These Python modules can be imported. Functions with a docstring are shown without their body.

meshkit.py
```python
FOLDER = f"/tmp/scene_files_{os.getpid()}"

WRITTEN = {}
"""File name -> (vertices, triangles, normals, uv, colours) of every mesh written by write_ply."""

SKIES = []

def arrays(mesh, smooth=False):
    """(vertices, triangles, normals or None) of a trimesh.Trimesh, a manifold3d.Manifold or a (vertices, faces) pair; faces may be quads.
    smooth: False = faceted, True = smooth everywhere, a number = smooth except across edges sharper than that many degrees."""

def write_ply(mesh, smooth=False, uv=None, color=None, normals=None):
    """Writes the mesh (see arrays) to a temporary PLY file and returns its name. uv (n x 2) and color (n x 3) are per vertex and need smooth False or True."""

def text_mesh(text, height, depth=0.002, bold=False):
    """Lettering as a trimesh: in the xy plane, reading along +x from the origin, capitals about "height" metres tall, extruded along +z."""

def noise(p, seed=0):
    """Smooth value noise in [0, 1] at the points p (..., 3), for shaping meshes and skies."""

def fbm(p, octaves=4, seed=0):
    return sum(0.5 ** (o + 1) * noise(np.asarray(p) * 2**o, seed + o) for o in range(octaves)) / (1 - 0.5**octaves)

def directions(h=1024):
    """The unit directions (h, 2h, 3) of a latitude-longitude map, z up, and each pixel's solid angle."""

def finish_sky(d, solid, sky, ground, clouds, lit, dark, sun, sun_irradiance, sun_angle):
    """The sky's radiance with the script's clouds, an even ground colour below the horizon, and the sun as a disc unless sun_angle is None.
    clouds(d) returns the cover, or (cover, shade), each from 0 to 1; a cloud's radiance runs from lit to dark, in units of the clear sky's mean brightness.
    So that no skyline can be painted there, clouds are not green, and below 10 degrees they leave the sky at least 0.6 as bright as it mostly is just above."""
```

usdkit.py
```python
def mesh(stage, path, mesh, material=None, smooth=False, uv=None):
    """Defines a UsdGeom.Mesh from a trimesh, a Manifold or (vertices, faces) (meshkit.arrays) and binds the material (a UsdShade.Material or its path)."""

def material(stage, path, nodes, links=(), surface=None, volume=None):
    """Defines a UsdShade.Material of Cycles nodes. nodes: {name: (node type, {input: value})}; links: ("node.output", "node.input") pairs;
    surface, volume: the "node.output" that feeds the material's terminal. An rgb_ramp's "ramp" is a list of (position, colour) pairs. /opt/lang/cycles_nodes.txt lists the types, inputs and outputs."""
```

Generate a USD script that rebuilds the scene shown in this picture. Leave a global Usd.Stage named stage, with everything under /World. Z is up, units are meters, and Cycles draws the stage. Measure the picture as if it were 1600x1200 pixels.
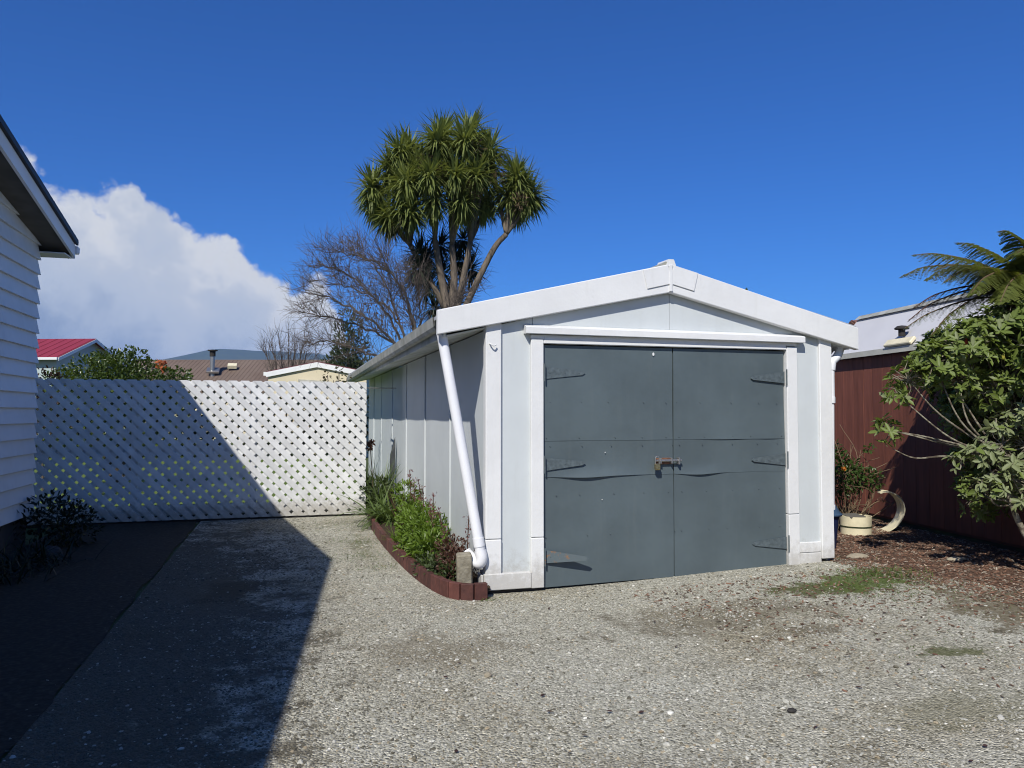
import math
import numpy as np
import trimesh
import usdkit, meshkit
from pxr import Usd, UsdGeom, UsdLux, UsdShade, Gf, Sdf, Vt

stage = Usd.Stage.CreateInMemory()
UsdGeom.SetStageUpAxis(stage, UsdGeom.Tokens.z)
UsdGeom.SetStageMetersPerUnit(stage, 1.0)
UsdGeom.Xform.Define(stage, '/World')
UsdGeom.Scope.Define(stage, '/World/Looks')
V = lambda *a: np.array(a, float)
def unit(v):
    v = np.asarray(v, float); return v / max(np.linalg.norm(v), 1e-12)

# ------------------------------------------------------------------ camera, sky, sun
EXPOSURE = 0.12
SKY_STRENGTH = 0.05
SUN_INTENSITY = 1.25
SUN = unit(V(-0.595, -0.868, 1.0))                # towards the sun
YAW, PITCH = math.radians(16.1), math.atan(46 / 1200.0)
EYE = V(0, 0, 1.5)
ch = V(math.sin(YAW), math.cos(YAW), 0)
cr = V(math.cos(YAW), -math.sin(YAW), 0)
cf = ch * math.cos(PITCH) + V(0, 0, math.sin(PITCH))
cu = np.cross(cr, cf)
cam = UsdGeom.Camera.Define(stage, '/World/camera')
cam.CreateFocalLengthAttr(27.0); cam.CreateHorizontalApertureAttr(36.0); cam.CreateVerticalApertureAttr(27.0)
cam.CreateClippingRangeAttr(Gf.Vec2f(0.05, 20000))
cam.CreateExposureAttr(EXPOSURE)
M4 = Gf.Matrix4d(*[float(x) for x in (*cr, 0, *cu, 0, *(-cf), 0, *EYE, 1)])
cam.AddTransformOp().Set(M4)

def mat(name, nodes, links, surface='p.BSDF', volume=None):
    return usdkit.material(stage, '/World/Looks/' + name, nodes, links, surface=surface, volume=volume)

elev = math.asin(SUN[2]); rot = math.atan2(SUN[0], SUN[1])
def sky_material():
    n, l = {}, []
    n['tc'] = ('texture_coordinate', {}); D = 'tc.generated'
    n['sky'] = ('sky_texture', {'sky_type': 'single_scattering', 'sun_disc': False, 'sun_elevation': elev, 'sun_rotation': rot,
                                'altitude': 50.0, 'air_density': 1.0, 'aerosol_density': 0.35, 'ozone_density': 3.0})
    n['sat'] = ('mix_color', {'blend_type': 'multiply', 'fac': 1.0, 'b': (0.27, 0.96, 2.1), 'use_clamp': False, 'use_clamp_result': False}); l.append(('sky.color', 'sat.a'))
    n['sep'] = ('separate_xyz', {}); l.append((D, 'sep.vector'))
    # azimuth and height of a direction, in degrees
    n['az'] = ('math', {'math_type': 'arctan2'}); l += [('sep.x', 'az.value1'), ('sep.y', 'az.value2')]
    n['azd'] = ('math', {'math_type': 'multiply', 'value2': 57.29578}); l.append(('az.value', 'azd.value1'))
    n['el'] = ('math', {'math_type': 'arcsine'}); l.append(('sep.z', 'el.value1'))
    n['eld'] = ('math', {'math_type': 'multiply', 'value2': 57.29578}); l.append(('el.value', 'eld.value1'))
    # cloud bank: top falls towards the right, ends a little right of north, goes on to the left
    n['h0'] = ('map_range', {'range_type': 'linear', 'from_min': -24.0, 'from_max': 6.5, 'to_min': 21.5, 'to_max': 9.4, 'clamp': True}); l.append(('azd.value', 'h0.value'))
    n['end'] = ('map_range', {'range_type': 'smoothstep', 'from_min': 2.0, 'from_max': 8.5, 'to_min': 0.0, 'to_max': 15.0, 'clamp': True}); l.append(('azd.value', 'end.value'))
    n['h'] = ('math', {'math_type': 'subtract'}); l += [('h0.result', 'h.value1'), ('end.result', 'h.value2')]
    n['warp'] = ('noise_texture', {'scale': 22.0, 'detail': 4.0, 'roughness': 0.55}); l.append((D, 'warp.vector'))
    n['wv'] = ('mix_vector', {'fac': 0.035}); l += [(D, 'wv.a'), ('warp.color', 'wv.b')]
    n['vo'] = ('voronoi_texture', {'feature': 'smooth_f1', 'smoothness': 0.35, 'scale': 13.0, 'detail': 3.5, 'roughness': 0.5, 'lacunarity': 2.2}); l.append(('wv.result', 'vo.vector'))
    n['bil'] = ('map_range', {'range_type': 'linear', 'from_min': 0.0, 'from_max': 0.75, 'to_min': 1.3, 'to_max': -1.5, 'clamp': False}); l.append(('vo.distance', 'bil.value'))
    n['big'] = ('noise_texture', {'scale': 9.0, 'detail': 5.0, 'roughness': 0.55}); l.append((D, 'big.vector'))
    n['bigd'] = ('map_range', {'range_type': 'linear', 'from_min': 0.25, 'from_max': 0.75, 'to_min': -0.8, 'to_max': 0.8, 'clamp': False}); l.append(('big.fac', 'bigd.value'))
    n['hb'] = ('math', {'math_type': 'add'}); l += [('h.value', 'hb.value1'), ('bil.result', 'hb.value2')]
    n['hc'] = ('math', {'math_type': 'add'}); l += [('hb.value', 'hc.value1'), ('bigd.result', 'hc.value2')]
    n['dep'] = ('math', {'math_type': 'subtract'}); l += [('hc.value', 'dep.value1'), ('eld.value', 'dep.value2')]
    n['cov'] = ('map_range', {'range_type': 'smoothstep', 'from_min': -0.4, 'from_max': 0.8, 'to_min': 0.0, 'to_max': 0.99, 'clamp': True}); l.append(('dep.value', 'cov.value'))
    # light: bright billows at the crown, bluish grey inside
    n['dn'] = ('noise_texture', {'scale': 7.0, 'detail': 6.0, 'roughness': 0.55, 'distortion': 0.4}); l.append(('wv.result', 'dn.vector'))
    n['dm'] = ('map_range', {'range_type': 'linear', 'from_min': 0.3, 'from_max': 0.7, 'to_min': 3.6, 'to_max': -3.6, 'clamp': False}); l.append(('dn.fac', 'dm.value'))
    n['dd'] = ('math', {'math_type': 'add'}); l += [('dep.value', 'dd.value1'), ('dm.result', 'dd.value2')]
    n['ramp'] = ('rgb_ramp', {'ramp': [(0.0, (13.0, 13.3, 13.8)), (0.10, (13.0, 13.4, 14.2)), (0.26, (10.2, 11.1, 12.8)), (0.5, (9.2, 10.4, 12.6)), (0.75, (6.2, 7.6, 10.4)), (1.0, (3.8, 5.2, 8.2))]})
    n['dr'] = ('map_range', {'range_type': 'linear', 'from_min': 0.0, 'from_max': 11.0, 'to_min': 0.0, 'to_max': 1.0, 'clamp': True}); l += [('dd.value', 'dr.value'), ('dr.result', 'ramp.fac')]
    n['cm'] = ('mix_color', {'use_clamp_result': False}); l += [('cov.result', 'cm.fac'), ('sat.result', 'cm.a'), ('ramp.color', 'cm.b')]
    n['bg'] = ('background_shader', {'strength': SKY_STRENGTH}); l.append(('cm.result', 'bg.color'))
    return mat('sky_look', n, l, surface='bg.background')
dome = UsdLux.DomeLight.Define(stage, '/World/sky')
UsdShade.MaterialBindingAPI.Apply(dome.GetPrim()).Bind(sky_material())
dome.GetPrim().SetCustomDataByKey('kind', 'structure')
sun = UsdLux.DistantLight.Define(stage, '/World/sun')
sun.CreateNormalizeAttr(True); sun.CreateIntensityAttr(SUN_INTENSITY); sun.CreateAngleAttr(0.53); sun.CreateColorAttr(Gf.Vec3f(1.0, 0.955, 0.88))
sx = unit(np.cross(V(0, 0, 1), SUN)); sy = np.cross(SUN, sx)
sun.AddTransformOp().Set(Gf.Matrix4d(*[float(x) for x in (*sx, 0, *sy, 0, *SUN, 0, 0, 0, 30, 1)]))

# ------------------------------------------------------------------ helpers: materials
def paint(name, col, rough=0.6, var=0.12, scale=3.0, bump=0.0, bscale=40.0, col2=None, detail=5.0, spec=0.4, metallic=0.0, stretch=(1, 1, 1), edge=(0.35, 0.65), random=0.0, dirt=0.0, streak=0.0):
    """Painted or natural solid surface: two tones of one colour in soft blotches, fine relief."""
    c = np.array(col, float); c2 = np.array(col2, float) if col2 is not None else c * (1 - var)
    n = {'g': ('geometry', {}), 'm': ('mapping', {'scale': stretch}),
         'n': ('noise_texture', {'scale': scale, 'detail': detail, 'roughness': 0.6}),
         'r': ('rgb_ramp', {'ramp': [(edge[0], c2), (edge[1], c)]}),
         'p': ('principled_bsdf', {'roughness': rough, 'specular_ior_level': spec, 'metallic': metallic})}
    l = [('g.position', 'm.vector'), ('m.vector', 'n.vector'), ('n.fac', 'r.fac')]
    out = 'r.color'
    if random:
        n['oi'] = ('object_info', {}); n['rm'] = ('map_range', {'range_type': 'linear', 'to_min': 1 - random, 'to_max': 1 + random}); n['mx'] = ('mix_color', {'blend_type': 'multiply', 'fac': 1.0, 'use_clamp': True})
        l += [('oi.random', 'rm.value'), (out, 'mx.a'), ('rm.result', 'mx.b')]; out = 'mx.result'
    if dirt:
        n['sz'] = ('separate_xyz', {}); n['dz'] = ('map_range', {'range_type': 'smoothstep', 'from_min': 0.02, 'from_max': 0.5, 'to_min': 0.42, 'to_max': -0.12, 'clamp': True})
        n['dnz'] = ('noise_texture', {'scale': 13.0, 'detail': 8.0, 'roughness': 0.75}); n['da'] = ('math', {'math_type': 'add'})
        n['dr'] = ('map_range', {'range_type': 'smoothstep', 'from_min': 0.52, 'from_max': 0.95, 'to_min': 0.0, 'to_max': dirt, 'clamp': True}); n['dx'] = ('mix_color', {'b': (0.23, 0.20, 0.145)})
        l += [('g.position', 'sz.vector'), ('sz.z', 'dz.value'), ('g.position', 'dnz.vector'), ('dz.result', 'da.value1'), ('dnz.fac', 'da.value2'), ('da.value', 'dr.value'), ('dr.result', 'dx.fac'), (out, 'dx.a')]; out = 'dx.result'
    if streak:
        n['sm'] = ('mapping', {'scale': (9, 9, 0.7)}); n['sn'] = ('noise_texture', {'scale': 1.6, 'detail': 6.0, 'roughness': 0.7}); n['sr'] = ('map_range', {'range_type': 'smoothstep', 'from_min': 0.5, 'from_max': 0.75, 'to_min': 0.0, 'to_max': streak, 'clamp': True}); n['sx'] = ('mix_color', {'b': (0.34, 0.33, 0.27)})
        l += [('g.position', 'sm.vector'), ('sm.vector', 'sn.vector'), ('sn.fac', 'sr.value'), ('sr.result', 'sx.fac'), (out, 'sx.a')]; out = 'sx.result'
    l.append((out, 'p.base_color'))
    if bump:
        n['bn'] = ('noise_texture', {'scale': bscale, 'detail': 4.0}); n['b'] = ('bump', {'strength': 1.0, 'distance': bump})
        l += [('m.vector', 'bn.vector'), ('bn.fac', 'b.height'), ('b.normal', 'p.normal')]
    return mat(name, n, l)

def leafmat(name, ramp, rough=0.45, trans=0.3, spec=0.4, tcol=None, bump=0.0):
    """Leaves: every loose leaf takes its own tone from the ramp; some light passes through."""
    n = {'g': ('geometry', {}), 'r': ('rgb_ramp', {'ramp': ramp}),
         'p': ('principled_bsdf', {'roughness': rough, 'specular_ior_level': spec}),
         't': ('translucent_bsdf', {}), 'h': ('hsv', {'saturation': 1.15, 'value': 1.5, 'hue': 0.485, 'fac': 1.0}), 'x': ('mix_closure', {'fac': trans})}
    l = [('g.random_per_island', 'r.fac'), ('r.color', 'p.base_color'), ('r.color', 'h.color'), ('h.color', 't.color'), ('p.BSDF', 'x.closure1'), ('t.BSDF', 'x.closure2')]
    return mat(name, n, l, surface='x.closure')

# ------------------------------------------------------------------ helpers: scene tree
_used, _loc = {}, {}
def _number(parent, name):
    k = (parent, name); i = _used.get(k, 0); _used[k] = i + 1
    return f'{parent}/{name}' + (f'_{i:03d}' if i else '')
def tag(path, label=None, cat=None, group=None, kind=None):
    p = stage.GetPrimAtPath(path)
    for k, v in (('label', label), ('category', cat), ('group', group), ('kind', kind)):
        if v: p.SetCustomDataByKey(k, v)
    return path
def thing(name, label, cat, loc=(0, 0, 0), group=None, kind=None):
    path = _number('/World', name); x = UsdGeom.Xform.Define(stage, path); x.AddTranslateOp().Set(Gf.Vec3d(*map(float, loc)))
    _loc[path] = np.array(loc, float)
    return tag(path, label, cat, group, kind)
def obj(name, mesh, material, parent=None, smooth=False, label=None, cat=None, group=None, kind=None):
    """One Mesh prim under the parent (or /World); mesh given in world coordinates."""
    path = _number(parent or '/World', name)
    off = _loc.get(parent, np.zeros(3)) if parent else np.zeros(3)
    _loc[path] = off
    v, f = (mesh.vertices, mesh.faces) if hasattr(mesh, 'faces') else mesh
    usdkit.mesh(stage, path, (np.asarray(v) - off, np.asarray(f)), material, smooth=smooth)
    return tag(path, label, cat, group, kind)

# ------------------------------------------------------------------ helpers: shapes
def join(ms):
    vs, fs, n = [], [], 0
    for m in ms:
        v, f = (m.vertices, m.faces) if hasattr(m, 'faces') else m
        v, f = np.asarray(v, float), np.asarray(f, int)
        if f.shape[1] == 4: f = np.vstack([f[:, [0, 1, 2]], f[:, [0, 2, 3]]])
        vs.append(v); fs.append(f + n); n += len(v)
    return np.vstack(vs), np.vstack(fs)
def hull(pts): 
    h = trimesh.convex.convex_hull(np.asarray(pts, float)); return h.vertices, h.faces
def frame_box(c, ax, half, ch_=0.004):
    """Chamfered box: centre, three axes, half sizes."""
    ax = [unit(a) for a in ax]; p = []
    ch_ = min(ch_, min(half) * 0.45)
    for sx_ in (-1, 1):
        for sy_ in (-1, 1):
            for sz_ in (-1, 1):
                for k in range(3):
                    h = [x - ch_ for x in half]; h[k] = half[k]
                    p.append(np.array(c, float) + ax[0] * sx_ * h[0] + ax[1] * sy_ * h[1] + ax[2] * sz_ * h[2])
    return hull(p)
def box(x0, x1, y0, y1, z0, z1, c=0.004):
    return frame_box(((x0 + x1) / 2, (y0 + y1) / 2, (z0 + z1) / 2), (V(1, 0, 0), V(0, 1, 0), V(0, 0, 1)), (abs(x1 - x0) / 2, abs(y1 - y0) / 2, abs(z1 - z0) / 2), c)
def board(p0, p1, w, t, up=(0, 0, 1), c=0.003):
    p0, p1 = np.array(p0, float), np.array(p1, float); d = unit(p1 - p0); s = unit(np.cross(d, up)); u = np.cross(s, d)
    return frame_box((p0 + p1) / 2, (d, u, s), (np.linalg.norm(p1 - p0) / 2, w / 2, t / 2), c)
def poly_slab(pts, d):
    """A convex polygon pushed along the vector d."""
    pts = np.asarray(pts, float); return hull(np.vstack([pts, pts + np.asarray(d, float)]))
def tube(pts, rad, n=7, cap=True):
    pts = np.asarray(pts, float); rad = np.broadcast_to(np.asarray(rad, float), (len(pts),))
    t = np.gradient(pts, axis=0); t /= np.maximum(np.linalg.norm(t, axis=1, keepdims=True), 1e-9)
    a = np.cross(t[0], V(0, 0, 1) if abs(t[0][2]) < 0.9 else V(1, 0, 0)); a = unit(a)
    vs = []
    for i in range(len(pts)):
        a = unit(a - t[i] * (a @ t[i])); b = np.cross(t[i], a)
        an = np.arange(n) * 2 * math.pi / n
        vs.append(pts[i] + rad[i] * (np.cos(an)[:, None] * a + np.sin(an)[:, None] * b))
    vs = np.vstack(vs); f = []
    for i in range(len(pts) - 1):
        for k in range(n):
            k2 = (k + 1) % n; f += [[i * n + k, i * n + k2, (i + 1) * n + k2], [i * n + k, (i + 1) * n + k2, (i + 1) * n + k]]
    if cap:
        for k in range(1, n - 1): f += [[0, k + 1, k], [(len(pts) - 1) * n, (len(pts) - 1) * n + k, (len(pts) - 1) * n + k + 1]]
    return vs, np.array(f)
def curve(pts, m=12):
    """Catmull-Rom through the points."""
    p = np.asarray(pts, float); p = np.vstack([2 * p[0] - p[1], p, 2 * p[-1] - p[-2]]); out = []
    for i in range(1, len(p) - 2):
        for t in np.linspace(0, 1, m, endpoint=False):
            out.append(0.5 * (2 * p[i] + (p[i + 1] - p[i - 1]) * t + (2 * p[i - 1] - 5 * p[i] + 4 * p[i + 1] - p[i + 2]) * t * t + (3 * p[i] - p[i - 1] - 3 * p[i + 1] + p[i + 2]) * t ** 3))
    out.append(p[-2]); return np.array(out)
def lathe(profile, c, n=20):
    """Profile of (radius, z) turned about the vertical through c."""
    pr = np.asarray(profile, float); an = np.arange(n) * 2 * math.pi / n
    v = np.array([[c[0] + r * math.cos(a), c[1] + r * math.sin(a), c[2] + z] for r, z in pr for a in an]); f = []
    for i in range(len(pr) - 1):
        for k in range(n):
            k2 = (k + 1) % n; f += [[i * n + k, i * n + k2, (i + 1) * n + k2], [i * n + k, (i + 1) * n + k2, (i + 1) * n + k]]
    return v, np.array(f)
def blades(base, dirn, length, width, droop, rng, seg=5, fold=0.0, tip=0.0, taper=(0.55, 1.0)):
    """Strap leaves: arrays of base points and directions; each bends down by droop over its length."""
    base, dirn = np.asarray(base, float), np.asarray(dirn, float); N = len(base)
    dirn = dirn / np.linalg.norm(dirn, axis=1, keepdims=True)
    side = np.cross(dirn, np.tile(V(0, 0, 1), (N, 1)) + 0.15 * rng.normal(size=(N, 3))); side /= np.maximum(np.linalg.norm(side, axis=1, keepdims=True), 1e-6)
    L = np.broadcast_to(length, (N,)); Wd = np.broadcast_to(width, (N,)); Dr = np.broadcast_to(droop, (N,))
    rows = []; pos = base.copy(); d = dirn.copy()
    for i in range(seg + 1):
        t = i / seg
        w = Wd * (taper[0] + (taper[1] - taper[0]) * min(1, t * 3)) * (1 - max(0, t - 0.35) / 0.65 * (1 - tip)) 
        rows.append((pos - side * (w / 2)[:, None], pos + side * (w / 2)[:, None]))
        d = d + V(0, 0, -1) * (Dr / seg)[:, None]; d /= np.linalg.norm(d, axis=1, keepdims=True)
        pos = pos + d * (L / seg)[:, None]
    v = np.stack([x for r in rows for x in r], 1); f = []
    for i in range(seg):
        a = 2 * i; f += [[a, a + 1, a + 3], [a, a + 3, a + 2]]
    f = np.array(f); k = v.shape[1]
    return v.reshape(-1, 3), (f[None] + (np.arange(N) * k)[:, None, None]).reshape(-1, 3)
LEAF = np.array([[0, 0, 0], [0.3, 0.42, 0.05], [0.3, 0, -0.03], [0.3, -0.42, 0.05], [0.7, 0.40, 0.05], [0.7, 0, -0.05], [0.7, -0.40, 0.05], [1, 0, -0.06]])
LEAF_F = np.array([[0, 2, 1], [0, 3, 2], [1, 2, 5], [1, 5, 4], [3, 6, 5], [3, 5, 2], [4, 5, 7], [5, 6, 7]])
def leaves(base, dirn, nrm, length, width):
    """Oval leaves with a folded midrib."""
    base, d, n = (np.asarray(x, float) for x in (base, dirn, nrm)); N = len(base)
    d = d / np.linalg.norm(d, axis=1, keepdims=True); s = np.cross(n, d); s /= np.maximum(np.linalg.norm(s, axis=1, keepdims=True), 1e-6); n = np.cross(d, s)
    L = np.broadcast_to(length, (N,))[:, None, None]; Wd = np.broadcast_to(width, (N,))[:, None, None]
    v = base[:, None] + L * LEAF[None, :, :1] * d[:, None] + Wd * LEAF[None, :, 1:2] * s[:, None] + L * LEAF[None, :, 2:] * n[:, None]
    return v.reshape(-1, 3), (LEAF_F[None] + (np.arange(N) * 8)[:, None, None]).reshape(-1, 3)
def rand_dir(rng, n):
    v = rng.normal(size=(n, 3)); return v / np.linalg.norm(v, axis=1, keepdims=True)
def grid_sheet(xs, ys, zf):
    X_, Y_ = np.meshgrid(xs, ys, indexing='ij'); v = np.stack([X_, Y_, zf(X_, Y_)], -1).reshape(-1, 3); ny = len(ys); f = []
    i, j = np.meshgrid(np.arange(len(xs) - 1), np.arange(ny - 1), indexing='ij'); a = (i * ny + j).ravel()
    f = np.vstack([np.stack([a, a + ny, a + ny + 1], 1), np.stack([a, a + ny + 1, a + 1], 1)])
    return v, f
def smooth01(t):
    t = np.clip(t, 0, 1); return t * t * (3 - 2 * t)
def ground_z(x, y):
    """The yard: level, rising a hand's breadth to the right."""
    x, y = np.asarray(x, float), np.asarray(y, float)
    near = smooth01((40 - np.hypot(x, y)) / 15)
    return near * (0.095 * smooth01((x - 1.8) / 3.2) + 0.012 * smooth01((x - 5.4) / 1.2) * smooth01((y - 4.5) / 1.0))

# ------------------------------------------------------------------ materials
WHITE = paint('white_trim_paint', (0.70, 0.705, 0.695), 0.5, 0.07, 2.5, 0.0015, 25, dirt=0.45, streak=0.09)
PALE = paint('pale_grey_sheet_paint', (0.545, 0.58, 0.585), 0.55, 0.08, 1.6, 0.003, 5, dirt=0.5, streak=0.12)
FENCE = paint('white_lattice_paint', (0.67, 0.675, 0.665), 0.6, 0.14, 6, 0.001, 30, random=0.09, dirt=0.6)
HOUSEW = paint('weatherboard_paint', (0.62, 0.635, 0.64), 0.55, 0.08, 3, 0.001, 30, streak=0.15, random=0.03)
DOOR = paint('slate_door_paint', (0.091, 0.118, 0.128), 0.45, 0.20, 1.8, 0.004, 3.5, streak=0.035)
DOORH = paint('slate_hinge_paint', (0.105, 0.132, 0.143), 0.4, 0.35, 30, 0.001, 60)
RUSTY = paint('rusted_slate_hinge', (0.090, 0.115, 0.125), 0.6, 0.2, 14, 0.001, 60, col2=(0.20, 0.12, 0.07), edge=(0.36, 0.42))
STEEL = paint('weathered_steel', (0.45, 0.44, 0.42), 0.35, 0.3, 60, 0, metallic=0.8)
RUST = paint('rust', (0.20, 0.09, 0.05), 0.75, 0.4, 40, 0.001, 120)
BRASS = paint('brass', (0.48, 0.40, 0.22), 0.3, 0.3, 50, 0, metallic=0.9)
PVC = paint('white_plastic_pipe', (0.76, 0.77, 0.79), 0.32, 0.05, 5)
GUTTER = paint('weathered_gutter', (0.40, 0.40, 0.36), 0.55, 0.3, 6, 0.001, 40, col2=(0.24, 0.24, 0.19))
SOFFIT = paint('mildewed_soffit', (0.62, 0.63, 0.61), 0.65, 0.3, 2.5, 0.001, 30, col2=(0.40, 0.42, 0.36), edge=(0.3, 0.55))
ROOFG = paint('galvanised_roof', (0.42, 0.43, 0.45), 0.5, 0.15, 2)
DARK = paint('dark_timber', (0.03, 0.027, 0.024), 0.8, 0.3, 8)
BRICK = paint('red_brown_edging', (0.105, 0.038, 0.030), 0.7, 0.35, 18, 0.003, 60, random=0.25)
CONC = paint('old_concrete', (0.30, 0.275, 0.21), 0.85, 0.4, 14, 0.006, 50, col2=(0.17, 0.15, 0.105))
FOUND = paint('dark_foundation', (0.045, 0.045, 0.045), 0.85, 0.3, 5)
ROOFD = paint('dark_roof_edge', (0.018, 0.018, 0.024), 0.5, 0.2, 5)
REDW = paint('red_brown_boards', (0.205, 0.070, 0.045), 0.7, 0.3, 5, 0.002, 50, stretch=(3, 3, 0.35), random=0.12)
CREAM = paint('cream_plastic', (0.72, 0.66, 0.46), 0.45, 0.15, 9)
BLUE = paint('navy_plastic', (0.012, 0.02, 0.07), 0.4, 0.2, 9)
LBLUE = paint('light_blue_plastic', (0.16, 0.30, 0.50), 0.45, 0.2, 9)
BARK = paint('cabbage_tree_bark', (0.17, 0.135, 0.10), 0.85, 0.4, 9, 0.03, 14, stretch=(1, 1, 0.3), col2=(0.08, 0.065, 0.048))
TWIG = paint('bare_twig_bark', (0.115, 0.09, 0.072), 0.8, 0.4, 12, col2=(0.06, 0.05, 0.04))
LICHEN = paint('lichened_branch', (0.25, 0.23, 0.17), 0.9, 0.5, 22, 0.004, 50, col2=(0.075, 0.058, 0.04), edge=(0.42, 0.6))
STONE = paint('pale_stone', (0.38, 0.33, 0.24), 0.9, 0.4, 12, 0.01, 30)

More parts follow.
